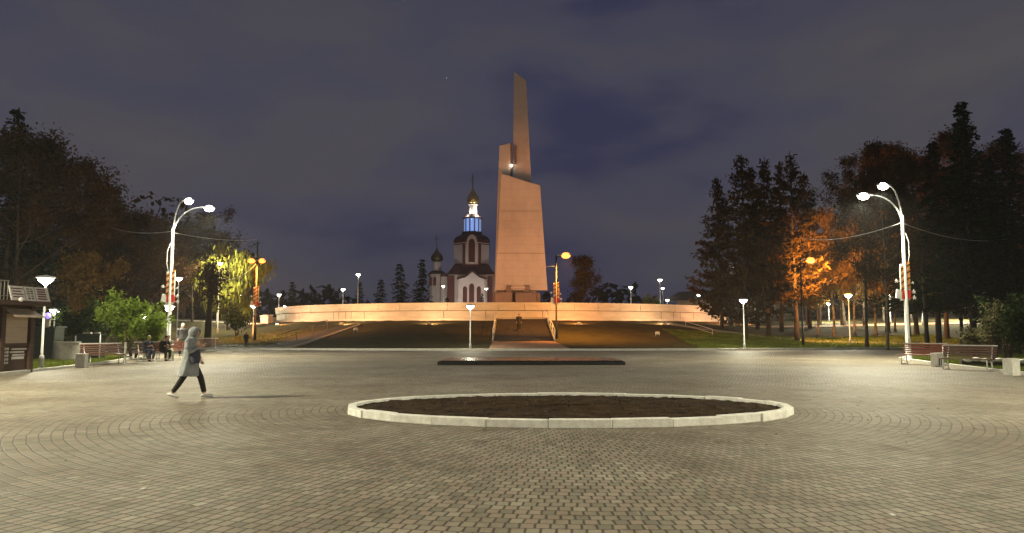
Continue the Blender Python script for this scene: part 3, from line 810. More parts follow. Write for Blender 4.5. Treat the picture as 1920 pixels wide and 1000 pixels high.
def banner(root, z0, z1, x0=0.0):
    """festive two-sided panel: striped ribbon over red and white blocks"""
    mb = MB(); mb.box(x0, 0, (z0 + z1) / 2 + .2, .52, .10, z1 - z0 - .4)
    b = bevel(mb.build('banner_panel', M['white'], root), .02, 1)
    for s in (-1, 1):
        mo_, mk = MB(), MB()
        hgt = z1 - z0 - .4; zb = z0 + .4
        for k in range(4):
            zc = zb + hgt * (.16 + .24 * k)
            for q, m_ in ((-.10, mo_), (0.0, mk), (.10, mo_)):
                a = -.25; c_ = .25
                za, zz = zc + q - .12, zc + q + .16
                m_.prism([(a, za - .045), (c_, zz - .045), (c_, zz + .045), (a, za + .045)], s * .052, s * .060, 'y', (x0, 0, 0))
        mo_.build('orange_stripe', M['orange'], b); 
        mk.build('dark_stripe', M['black'], b)
    mb = MB(); mb.box(x0 + .03, 0, z0 + .28, .44, .13, .46); mb.build('red_block', M['red'], b)
    mb = MB(); mb.box(x0 - .36, 0, z0 + .30, .30, .10, .48, rot=Matrix.Rotation(.15, 3, 'Y')); mb.box(x0 - .05, 0, z0 + .0, .5, .10, .09); mb.build('white_wing', M['white'], b)
    for (qx, qz, s_) in ((.44, .42, .13), (.46, .10, .12), (-.46, 1.0, .12), (.40, .9, .08)):
        mb = MB(); pts = [(x0 + qx + s_ * (1 if k % 2 == 0 else .42) * math.sin(math.pi * k / 5), z0 + qz + s_ * (1 if k % 2 == 0 else .42) * math.cos(math.pi * k / 5)) for k in range(10)]
        mb.prism(pts, -.03, .03, 'y'); mb.tube([(x0 + qx, 0, z0 + qz), (x0 + (.2 if qx > 0 else -.2), 0, z0 + qz - .05)], .012, 5)
        mb.build('star', M['white'], b)
    return b

def street_lamp(x, y, side, label, power, heads=((.88, -.7, .66), (1.50, .55, .46)), ban=True, color=WHITE, H0=8.7):
    z = 0 if True else 0
    r_ = tag(empty('street_lamp', (x, y, z)), label, 'street lamp', 'tall white double street lamps round the square')
    mb = MB(); mb.lathe([(.20, -.2), (.20, .02), (.17, .03), (.15, .9), (.115, .95), (.085, H0 - 1.3), (.07, H0 - .9)], n=14); mb.build('pole', M['steel'], r_, True)
    mb = MB(); mb.lathe([(.24, 0), (.24, .03), (.16, .05), (.16, .08)], n=14); mb.build('base_plate', M['steel'], r_)
    for (dx, dy, dz) in heads:
        mb = MB(); mb.tube(arc_arm(side * dx, dy, H0 - 1.5, H0 + dz), [.050 - .0015 * k for k in range(11)], 8); mb.build('arm', M['steel'], r_, True)
        led_head(r_, (side * dx, dy, H0 + dz), side * dx, dy * .4, power, color, 1.0)
    mb = MB(); mb.tube([(-side * .08, -.03, 6.9), (-side * .26, -.03, 6.4), (-side * .27, -.03, 5.6), (-side * .1, -.03, 4.9)], .022, 6); mb.build('cable_loop', M['white_metal'], r_, True)
    if ban: banner(r_, 3.25, 5.15)
    mb = MB(); mb.box(0, -.155, 1.0, .16, .02, .34); mb.build('access_door', M['white_metal'], r_)
    return r_
PT = 6400
street_lamp(-20.6, 45.0, 1, 'tall white double street lamp with a striped red and white banner behind the seated people', PT * .8)
street_lamp(21.1, 40.0, -1, 'tall white double street lamp with a striped red and white banner beside the right benches', PT * .9, heads=((.95, -.6, .62), (1.42, .5, .30)))
street_lamp(-20.2, 15.5, 1, 'tall white street lamp left of the square, outside the picture', PT * 1.5, ban=False)
street_lamp(20.2, 13.0, -1, 'tall white street lamp right of the square, outside the picture', PT * 1.1, ban=False)
street_lamp(-13, -8, 1, 'tall white street lamp behind the viewer on the left, outside the picture', PT * 1.12, ban=False)
street_lamp(13, -9, -1, 'tall white street lamp behind the viewer on the right, outside the picture', PT * 1.05, ban=False)

def park_lamp(p, h, label, power, lens='lampW', s=1.0, group='white park lamps with a flat round head', color=WHITE, spot=None):
    s *= 1.2
    r_ = tag(empty('park_lamp', tuple(p)), label, 'park lamp', group)
    mb = MB(); mb.lathe([(.10, -.3), (.10, .5), (.085, .56), (.05, .6), (.042, h - .28), (.05, h - .25)], n=10); mb.build('post', M['white_metal'], r_, True)
    mb = MB(); mb.lathe([(.07, h - .02), (.30 * s, h + .02), (.34 * s, h + .05), (.24 * s, h + .12), (.06, h + .17)], n=18); hd = mb.build('lamp_head', M['white_metal'], r_, True)
    mb = MB(); mb.lathe([(.05, h - .27), (.19 * s, h - .12), (.25 * s, h - .03), (.2 * s, h)], n=14); mb.build('lens', M[lens], hd, True)
    if power:
        lamp_light('lamp_light', (0, 0, h - .34), power, color, r_, .10, spot, aim=(0, 0, h - 2), blend=.5)
    return r_
def pl(u, Y, vtop, label, power, **k):
    p = on(u, Y); h = zt(vtop, Y) - p.z
    return park_lamp(p, h - .05, label, power, **k)
pl(882, 60.6, 573, 'white park lamp in front of the mound, left of the staircase', 750)
pl(1393.5, 61.3, 562, 'white park lamp by the plaza kerb in front of the right lawn', 2800)
pl(1591, 71, 553, 'white park lamp beside the pale path among the right trees', 1700)
pl(84, 32.3, 521, 'white park lamp next to the kiosk', 1700)
pl(104, 50, 580, 'small white park lamp behind the kiosk, near the purple light', 900)
pl(317, 47.5, 575, 'white park lamp standing just left of the tall lamp pole', 1800)
pl(277, 45, 592, 'thin dim park lamp behind the green bush', 60, lens='lampWs')
pl(523, 118, 552, 'white park lamp on the far left of the terrace wall', 900, lens='lampWs')
pl(643, 112, 542, 'lower of the two white park lamps on the left of the terrace', 500)
pl(671, 104, 514, 'higher of the two white park lamps on the left of the terrace', 900)
pl(831, 150, 536, 'white park lamp in front of the small church dome', 3000)
pl(912, 160, 541, 'small white park lamp between the church porch and the monument', 500, lens='lampWs')
pl(1183, 112, 538, 'white park lamp on the terrace, left one of the pair right of the monument', 700)
pl(1238, 108, 524, 'highest white park lamp on the terrace right of the monument', 900)
pl(1243, 150, 540, 'small white park lamp right behind the highest terrace lamp', 200, lens='lampWs')
pl(1376, 92, 502, 'white park lamp shining through the larches at the right', 1000)
pl(1310, 140, 553, 'small white park lamp by the long low building', 900)
pl(1251, 125, 562, 'small white lamp low over the terrace wall', 100, lens='lampWs')
pl(1668, 92, 552, 'small white park lamp between the bare trunks at the right', 5000, lens='lampWs')
pl(1728, 90, 527, 'small white park lamp in front of the dark spruces at the right', 6000, lens='lampWs')
pl(410, 86, 493, 'white park lamp shining inside the yellow green tree', 11000)
pl(408, 98, 547, 'white lamp low on the left inside the yellow green tree', 3000, lens='lampWs')
pl(448, 104, 552, 'white lamp low on the right behind the yellow green tree', 3000, lens='lampWs')
pl(476, 74, 572, 'white lamp below the banner of the left sodium lamp', 260, lens='lampWs')
pl(334, 70, 521, 'white lamp seen just right of the banner of the left tall pole', 300, lens='lampWs')
pl(1800, 96, 566, 'added white park lamp lighting the far lawn strip behind the right trees', 9000, lens='lampWs')  # added to brighten the lawn behind the trunks
pl(1553, 100, 568, 'added white park lamp lighting the left end of the far lawn strip', 7000, lens='lampWs')  # hidden among the trees, added for the same lawn
pl(1464, 110, 565, 'small white lamp beyond the larch trunks', 150, lens='lampWs')
pl(535, 135, 574, 'tiny white lamp over the left end of the terrace wall', 60, lens='lampWs')

for (u_, Y_q, lab_) in ((845, 186, 'added park lamp lighting the left of the church'), (930, 184, 'added park lamp lighting the right of the church')):
    park_lamp(Vector((gx(u_, Y_q), Y_q, 3.0)), 3.9, lab_, 4600, lens='lampWs', color=(1, .86, .74), spot=None)  # hidden behind the terrace wall, added to brighten the church
def sodium_lamp(p, h, side, label, power, double=False, ban=False, up=0.0, aim=None):
    r_ = tag(empty('sodium_lamp', tuple(p)), label, 'street lamp', 'orange sodium street lamps')
    mb = MB(); mb.lathe([(.14, -.3), (.13, 1.2), (.09, 1.25), (.06, h + up)], n=10); mb.build('pole', M['blackmetal'], r_, True)
    for s in ((side, -side) if double else (side,)):
        mb = MB(); mb.tube([(0, 0, h - .5), (s * .15, 0, h - .15), (s * .5, 0, h)], .035, 6); mb.build('arm', M['blackmetal'], r_, True)
        led_head(r_, (s * (.05 if double else .3), 0, h + .02), s, -.3, power, SODIUM, 1.25 if double else 1.5, M['lampO'], aim, 160)
    if ban: banner(r_, h * .42, h * .42 + 1.9)
    return r_
p = on(480, 73); sodium_lamp(p, zt(489, 73) - p.z, 1, 'double orange sodium lamp with a banner left of the mound', 4500, True, True, 1.9, aim=(0, .75, -.6))
p = on(1043, 69); sl = sodium_lamp(p, zt(479, 69) - p.z, 1, 'orange sodium lamp with a banner on the mound right of the monument', 9000, False, True, aim=(.1, .5, -.6))
mb = MB(); h_ = zt(500, 69) - p.z; mb.tube([(0, 0, h_), (-.85, 0, h_), (-.95, 0, h_ - .1)], .04, 6); mb.build('bracket', M['white_metal'], sl)
p = on(1503, 71); sodium_lamp(p, zt(488, 71) - p.z, 1, 'orange sodium lamp between the larches and the birches at the right', 16000, aim=(.7, .55, -.02))
# floodlights: two in the grass, the others added to light monument and wall
def floodlight(u, v, Y, label, power, aim, color=SODIUM, spot=60):
    x = gx(u, Y); p = Vector((x, Y, 3.9 if Y > 90.5 and abs(x) < 20 else H(x, Y) - (.12 if spot > 100 else 0)))
    r_ = tag(empty('floodlight', tuple(p)), label, 'floodlight', 'floodlights in the grass of the mound and added ones at the terrace')
    mb = MB(); mb.box(0, .05, .28, .42, .22, .32, rot=Matrix.Rotation(-.5, 3, 'X')); bevel(mb.build('housing', M['steel'], r_), .02, 1)
    mb = MB(); mb.box(-.2, .05, .1, .04, .05, .34); mb.box(.2, .05, .1, .04, .05, .34); mb.box(0, .05, -.05, .44, .05, .05); mb.build('bracket', M['steel'], r_)
    l = p + Vector((0, .2, .62))
    lo = lamp_light('lamp_light', l - p, power, color, r_, .15, spot, blend=.5)
    lo.rotation_euler = (Vector(aim) - l).to_track_quat('-Z', 'Y').to_euler()
FL = (1.0, .405, .16)
floodlight(668, 617, 76, 'small floodlight in the grass left of the staircase', 150, (-6, 86, 4), FL, 100)
floodlight(1232, 627, 73, 'small floodlight in the grass right of the staircase', 150, (12, 86, 4), FL, 100)
for x_, lab_, aim_ in ((-9, 'left unseen floodlight on the terrace aimed up at the monument', (0, 116, 13)), (11, 'right unseen floodlight on the terrace aimed up at the monument', (2, 116, 14)), (1.5, 'middle unseen floodlight on the terrace aimed up at the monument', (1.5, 118, 27))):
    floodlight(960 + x_ / 91 * F, 0, 91, lab_, 13500 if aim_[2] < 25 else 3200, aim_, FL, 62)  # out of sight behind the parapet, added to light the monument
for k_, (a_, c_, lab_) in enumerate(((-62, FL, 'leftmost of the added floodlights along the foot of the terrace wall'), (-44, FL, 'second added floodlight from the left along the terrace wall'), (-27, (1, .60, .30), 'added floodlight along the terrace wall below the two tall spruces'),
        (-11, (1, .62, .32), 'added floodlight along the terrace wall just left of the staircase'), (13, FL, 'added floodlight along the terrace wall just right of the staircase'), (29, (1, .60, .30), 'added floodlight along the terrace wall below its brightest right part'), (46, FL, 'second added floodlight from the right along the terrace wall'), (63, FL, 'rightmost of the added floodlights along the foot of the terrace wall'))):
    a_ = math.radians(a_); rr0 = TR + 4.6; xx_, yy_ = TC[0] + rr0 * math.sin(a_), TC[1] - rr0 * math.cos(a_)
    floodlight(960 + xx_ / yy_ * F, 0, yy_, lab_, 1450, (TC[0] + TR * math.sin(a_), TC[1] - TR * math.cos(a_), 4.0), c_, 160)  # row of small fittings added to light the wall

def cable(name, a, b, sag, label, r0=.022, n=24):
    a, b = Vector(a), Vector(b); pts = []
    for k in range(n + 1):
        t = k / n; p = a.lerp(b, t); p.z -= sag * 4 * t * (1 - t); pts.append(p)
    mb = MB(); mb.tube(pts, r0, 5); return tag(mb.build(name, M['white_metal'], None, True), label, 'cable', 'cables strung between the lamp poles')
cable('power_cable', at(322, 436, 45), at(481, 449, 73), .25, 'pale cable running right from the left tall pole to the orange lamp')
cable('power_cable', at(322, 434, 45), at(200, 424, 60), .3, 'pale cable running left from the left tall pole into the trees')
cable('power_cable', at(1690, 418, 40), at(1500, 446, 71), .5, 'pale cable running left from the right tall pole to the orange lamp')
cable('power_cable', at(1690, 418, 40), at(1900, 445, 60), .6, 'pale cable running right from the right tall pole into the spruces')
cable('power_cable', at(481, 494, 73), at(415, 521, 84), .7, 'slack lit cable hanging from the orange lamp into the yellow green tree')

# ------------------------------------------------------------------ benches, bins
def make_bench(red=False):
    r_ = empty('park_bench'); wd = M['benchred'] if red else M['benchwood']
    mb = MB()
    for k in range(5): mb.box(0, -.20 + .105 * k, .45 + (.01 if k in (0, 4) else 0), 2.0, .09, .04)
    bevel(mb.build('seat', wd, r_), .008, 1)
    mb = MB(); T = Matrix.Rotation(-.22, 3, 'X')
    for k in range(5):
        h = .08 + .098 * k; mb.box(0, .30 + h * .22, .47 + h, 2.0, .035, .062, rot=T)
    bevel(mb.build('backrest', wd, r_), .006, 1)
    mb = MB(); mb.box(0, .425, .985, 2.02, .05, .05); mb.build('top_rail', M['white_metal'], r_)
    for x in (-.82, .82):
        mb = MB()
        mb.tube([(x, -.22, 0), (x, -.20, .40), (x, .28, .42), (x, .45, .98)], .026, 6); mb.tube([(x, .24, .42), (x, .34, 0)], .026, 6); mb.tube([(x, -.26, .02), (x, .38, .02)], .022, 6)
        mb.build('leg', M['white_metal'], r_, True)
    return r_
B1, B2 = make_bench(), make_bench(True)
def put(o, u, Y, rz, label, dx=0):
    o.location = (gx(u, Y), Y, 0); o.rotation_euler = (0, 0, rz)
    return tag(o, label, 'bench', 'slatted benches round the square')
put(B1, 203, 35.5, math.radians(58), 'brown slatted bench between the white bin and the young green tree')
put(copy_tree(B1), 1806, 30.6, math.radians(-52), 'brown slatted bench with a pale top rail, between the two right bins')
put(B2, 1722, 35.3, math.radians(-54), 'reddish slatted bench at the foot of the right tall lamp')
put(copy_tree(B1), 298, 39.8, math.radians(55), 'bench with the seated people on it, left of the tall lamp')
put(copy_tree(B2), 330, 43.0, math.radians(38), 'reddish bench behind the walking person at the foot of the left tall lamp')
put(copy_tree(B1), 386, 58.5, math.radians(25), 'far small bench by the kerb beyond the walking person')

def make_bin():
    r_ = empty('litter_bin'); mb = MB()
    o_, i_, h = .27, .20, .56
    for q in ((-1, 0), (1, 0)): mb.box(q[0] * (o_ - .035), 0, h / 2, .07, 2 * o_, h)
    for q in (-1, 1): mb.box(0, q * (o_ - .035), h / 2, 2 * o_ - .14, .07, h)
    mb.box(0, 0, .04, 2 * o_ - .14, 2 * o_ - .14, .06)
    bevel(mb.build('body', M['concrete'], r_), .012, 2)
    mb = MB()
    for q in (-1, 1): mb.box(q * .17, 0, h + .0225, .21, .55, .045); mb.box(0, q * .20, h + .0225, .13, .15, .045)
    bevel(mb.build('rim', M['concrete'], r_), .01, 1)
    mb = MB(); mb.box(0, 0, .30, .38, .38, .44); mb.build('liner', M['blackmetal'], r_)
    mb = MB()
    for z in (.03,): mb.box(0, 0, z - .015, .5, .5, .03)
    mb.build('foot', M['blackmetal'], r_)
    return r_
bn = make_bin()
def pbin(o, u, Y, rz, label):
    o.location = (gx(u, Y), Y, 0); o.rotation_euler = (0, 0, rz); return tag(o, label, 'litter bin', 'square concrete litter bins')
bn.scale = (.70, .70, 1)
pbin(bn, 1889, 26.9, math.radians(20), 'white square concrete bin at the far right edge of the square')
pbin(copy_tree(bn), 159, 32.3, math.radians(8), 'white square concrete bin left of the brown bench')
b3 = pbin(copy_tree(bn), 1752, 33.4, math.radians(10), 'white concrete bin with dark drip stains, between the two right benches')
mb = MB(); mb.prism([(-.14, .08), (-.06, .05), (-.04, .38), (-.08, .42), (-.12, .36)], -.276, -.2705, 'y'); mb.prism([(.02, .06), (.08, .05), (.09, .34), (.05, .40), (.03, .3)], -.276, -.2705, 'y')
mb.build('stain', M['dark'], b3)

# ------------------------------------------------------------------ kiosk and small structures at the left
ki = tag(empty('kiosk', (-18.67, 29.1, 0), math.radians(81)), 'dark brown kiosk with a closed beige shutter and a printed sign on its roof', 'kiosk')
W_, D_, HK = 3.4, 2.6, 2.55       # front faces -y, right edge at x = 0
mb = MB(); mb.box(-W_ / 2, D_ / 2, HK / 2, W_, D_, HK); mb.build('body', M['kioskbrown'], ki)
mb = MB(); mb.box(-.06, -.05, HK / 2 - .02, .2, .16, HK); mb.box(-1.42, -.05, HK / 2 - .02, .2, .16, HK); mb.box(-.75, -.03, 1.07, 1.14, .1, .1); bevel(mb.build('post', M['kioskbrown'], ki), .01, 1)
mb = MB()
for k in range(13): mb.box(-.78, -.03, 1.16 + .086 * k, 1.08, .045, .083)
mb.build('roller_shutter', M['shutter'], ki)
mb = MB(); mb.add([(-1.36, -.03, 2.42), (-.12, -.03, 2.42), (.06, -.55, 2.12), (-1.36, -.55, 2.12), (-1.36, -.03, 2.39), (-.12, -.03, 2.39), (.06, -.55, 2.09), (-1.36, -.55, 2.09)],
                  [(0, 1, 2, 3), (7, 6, 5, 4), (0, 4, 5, 1), (1, 5, 6, 2), (2, 6, 7, 3), (3, 7, 4, 0)]); mb.build('awning', M['shutter'], ki)
mb = MB(); mb.box(-W_ / 2 + .1, D_ / 2 - .2, HK + .08, W_ + .5, D_ + .7, .18); bevel(mb.build('roof', M['kioskbrown'], ki), .02, 1)
T = Matrix.Rotation(-.30, 3, 'X')
sg = MB(); sg.box(-.52, -.32, HK + .44, 1.85, .05, .56, rot=T); so = sg.build('sign', M['poster'], ki)
def on_sign(x, z, w_, h_, m_, dz=.030):
    p = T @ Vector((x, -dz, z)); q = Vector((-.52, -.32, HK + .44)) + p; m_.box(q.x, q.y, q.z, w_, .008, h_, rot=T)
m1, m2, m3 = MB(), MB(), MB(); rr = random.Random(2)
for k in range(4): on_sign(-.62 + rr.uniform(-.02, .02), .18 - .11 * k, rr.uniform(.42, .55), .04, m1)
for k in range(5):
    for q in range(2): on_sign(-.10 + .17 * q, .19 - .095 * k, rr.uniform(.09, .15), rr.uniform(.04, .07), m2)
for k in range(5): on_sign(.55, .19 - .095 * k, rr.uniform(.40, .52), .055, m3)
for x in (-.28, .22): on_sign(x, 0, .02, .54, m2)
m1.build('lettering', M['ink'], so); m3.build('lettering', M['ink'], so); m2.build('print_block', M['ink2'], so)
mb = MB(); mb.box(-.78, -.004, .52, 1.1, .05, .98); lp = mb.build('lower_panel', M['kioskbrown'], ki)
m1, m2 = MB(), MB()
for k in range(5):
    for q in range(2): m1.box(-1.22 + .12 * q, -.034, .92 - .13 * k, .09, .01, rr.uniform(.05, .10))
for k in range(4): m2.box(-.62 + rr.uniform(-.06, .06), -.034, .90 - .11 * k, rr.uniform(.45, .72), .01, .055 if k < 3 else .10)
m1.build('notice', M['poster'], lp); m2.build('notice', M['poster'], lp)
mb = MB()
for k in range(9): mb.tube([(-1.0 - .16 * k, .2, HK + .17), (-1.0 - .16 * k, .2, HK + .95)], .016, 5)
for z in (.35, .92): mb.tube([(-.95, .2, HK + z), (-2.4, .2, HK + z)], .018, 5)
mb.build('roof_railing', M['greyconc'], ki)
mb = MB(); mb.ball((-1.25, -.62, HK + .2), .09); mb.build('lamp_globe', M['white_metal'], ki, True)
lamp_light('kiosk_fill', (-23.2, 22.5, 3.6), 1000, WHITE, None, .1)  # bare light without a fitting, added to brighten the kiosk

bo = tag(empty('ticket_booth', (gx(86, 42), 42, 0), .15), 'dark pavilion with pale capped posts and a purple light behind the kiosk', 'pavilion')
mb = MB(); mb.prism([(-.72, .02), (.72, .02), (.82, 1.75), (-.88, 1.75)], -.6, .6, 'y'); bevel(mb.build('body', M['booth'], bo), .02, 1)
mb = MB(); mb.box(0, 0, 1.80, 1.8, 1.4, .08); mb.build('roof', M['booth'], bo)
for x in (-.58, .42): mb = MB(); mb.box(x, -.62, 1.98, .26, .2, .42); mb.box(x, -.62, 2.21, .34, .26, .06); bevel(mb.build('cap', M['greyconc'], bo), .02, 1)
mb = MB(); mb.ball((.42, -.62, 2.42), .17); mb.build('purple_lamp', M['purple'], bo, True)

pr = tag(empty('round_planter', (gx(131, 41), 41.0, 0)), 'round grey concrete planter on the left lawn', 'planter')
mb = MB(); mb.lathe([(.60, -.05), (.62, .9), (.66, .92), (.66, 1.0), (.54, 1.0), (.54, .86)], n=28); mb.build('tub', M['greyconc'], pr)
mb = MB(); mb.lathe([(.535, .80), (.535, .88), (.3, .91)], n=24); mb.build('soil', M['soil'], pr)
stl = tag(empty('market_stall', (gx(176, 43), 43.0, 0), .1), 'dark green closed stall with white posts behind the brown bench', 'stall')
mb = MB(); mb.box(0, 0, .66, 1.15, .9, 1.28); bevel(mb.build('body', M['booth'], stl), .015, 1)
mb = MB(); mb.box(0, -.05, 1.36, 1.35, 1.1, .1); mb.build('roof', M['booth'], stl)
for x in (-.66, .66): mb = MB(); mb.tube([(x, -.5, -.1), (x, -.5, 1.40)], .035, 8); mb.build('post', M['white_metal'], stl, True)
for x, w_ in ((-.15, .4), (.38, .25)): mb = MB(); mb.box(x, -.2, 1.46, w_, .3, .1); mb.build('box_on_roof', M['greyconc'], stl)

# long low building far right of the monument, and things over there
lb = tag(empty('long_building', (36, 150, 3.2), math.radians(-38)), 'long low pale building with lit eaves behind the right end of the terrace', 'building')
mb = MB(); mb.box(10, 3, 1.8, 26, 6, 5.6); mb.build('wall', M['housewall'], lb)
mb = MB(); mb.prism([(-4.2, 4.4), (10.2, 4.4), (3, 6.4)], -4, 24, 'x'); mb.build('roof', M['dark'], lb)
mb = MB(); mb.box(10, -1.02, 4.5, 28.2, .3, .3); mb.build('eaves', M['poster'], lb)
for k in range(7):
    mb = MB(); mb.box(-1 + 3.4 * k, -.04, 2.2, 1.5, .1, 1.7); f_ = mb.build('window', M['white_metal'], lb)
    mb = MB(); mb.box(-1 + 3.4 * k, -.11, 2.2, 1.26, .05, 1.46); mb.build('pane', M['winlit'] if k in (1, 4) else M['plaque'], f_)
sw = tag(empty('wooden_frame', tuple(on(1524, 96))), 'small orange lit wooden frame beyond the larches', 'wooden frame')
for x in (-.9, .9): mb = MB(); mb.box(x, 0, 1.1, .22, .22, 2.4); mb.build('post', M['benchwood'], sw)
mb = MB(); mb.box(0, 0, 2.35, 2.2, .26, .22); mb.build('crossbeam', M['benchwood'], sw)
lg = tag(empty('log_border', (gx(1862, 33.5), 33.5, -.03), math.radians(-20)), 'low pale stone edging behind the right bench and bin', 'stone edging')
mb = MB(); rr = random.Random(9)
for k in range(9): mb.ball((-1.1 + .30 * k, rr.uniform(-.1, .1), .30 + rr.uniform(-.03, .05)), .2, .16, .10, 8, 5)
mb.build('boulder', M['concrete'], lg, True)
mb = MB(); mb.box(.1, .25, .12, 2.9, .5, .36); mb.build('dark_border', M['dark'], lg)

# ------------------------------------------------------------------ people
def limb(mb, pts, rad, n=10): mb.tube(pts, rad, n)
def hand(mb, wrist, direction, palm_n, s=1.0, curl=.6, side=1):
    """palm, four bent fingers of unequal length and a thumb from the side of the palm"""
    d = Vector(direction).normalized(); n = Vector(palm_n).normalized(); n = (n - d * n.dot(d)).normalized(); b = d.cross(n) * side
    w0 = Vector(wrist); s_ = s
    mb.tube([w0 - d * .02, w0 + d * .045 * s_, w0 + d * .09 * s_], [(.022, .026), (.016, .038), (.014, .036)], 10)
    for k, ln in enumerate((.068, .078, .072, .056)):
        p0 = w0 + d * .085 * s_ + b * (.030 - .020 * k)
        p1 = p0 + (d * math.cos(curl * .5) + n * math.sin(curl * .5)) * ln * .5
        p2 = p1 + (d * math.cos(curl * 1.3) + n * math.sin(curl * 1.3)) * ln * .32
        p3 = p2 + (d * math.cos(curl * 2.0) + n * math.sin(curl * 2.0)) * ln * .25
        mb.tube([p0 - d * .015, p1, p2, p3], [.0095, .009, .008, .0065], 6)
    t0 = w0 + d * .025 + b * .030; t1 = t0 + (d * .6 + b * .7 + n * .25).normalized() * .038; t2 = t1 + (d * .9 + b * .1 + n * .45).normalized() * .032
    mb.tube([t0 - b * .012, t1, t2], [.012, .0105, .008], 6)
def head(mb, c, f, s=1.0):
    """skull, jaw, nose, brow, ears; f is the way the face looks"""
    c = Vector(c); f = Vector(f).normalized(); sd = Vector((0, 0, 1)).cross(f).normalized(); up = f.cross(sd)
    mb.ball(c, .092 * s, .078 * s, .105 * s, 16, 12)
    mb.tube([c + f * .02 * s - up * .03 * s, c + f * .048 * s - up * .10 * s], [(.062 * s, .066 * s), (.038 * s, .042 * s)], 12)
    mb.tube([c + f * .085 * s + up * .012 * s, c + f * .112 * s - up * .030 * s, c + f * .084 * s - up * .042 * s], [.010 * s, .015 * s, .012 * s], 8)
    mb.tube([c + f * .080 * s + up * .028 * s - sd * .045 * s, c + f * .088 * s + up * .030 * s, c + f * .080 * s + up * .028 * s + sd * .045 * s], [.010 * s] * 3, 6)
    mb.tube([c + f * .080 * s - up * .068 * s - sd * .022 * s, c + f * .088 * s - up * .066 * s, c + f * .080 * s - up * .068 * s + sd * .022 * s], [.008 * s] * 3, 6)
    for q in (-1, 1): mb.ball(c + sd * q * .078 * s - up * .01 * s, .022 * s, .014 * s, .032 * s, 8, 6)
def eyes(root, c, f, parent):
    c = Vector(c); f = Vector(f).normalized(); sd = Vector((0, 0, 1)).cross(f).normalized(); up = f.cross(sd)
    mb = MB()
    for q in (-1, 1): mb.ball(c + f * .084 + sd * q * .032 + up * .006, .011, .011, .009, 8, 6)
    mb.build('eyes', M['blackcloth'], parent, True)
def shoe(mb, heel, toe):
    heel, toe = Vector(heel), Vector(toe); d = toe - heel
    mb.tube([heel - d * .08 + Vector((0, 0, .045)), heel + d * .15 + Vector((0, 0, .05)), heel + d * .55 + Vector((0, 0, .045)), heel + d * .9 + Vector((0, 0, .034)), heel + d * 1.06 + Vector((0, 0, .030))],
            [(.030, .030), (.045, .040), (.042, .046), (.030, .046), (.014, .026)], 10)

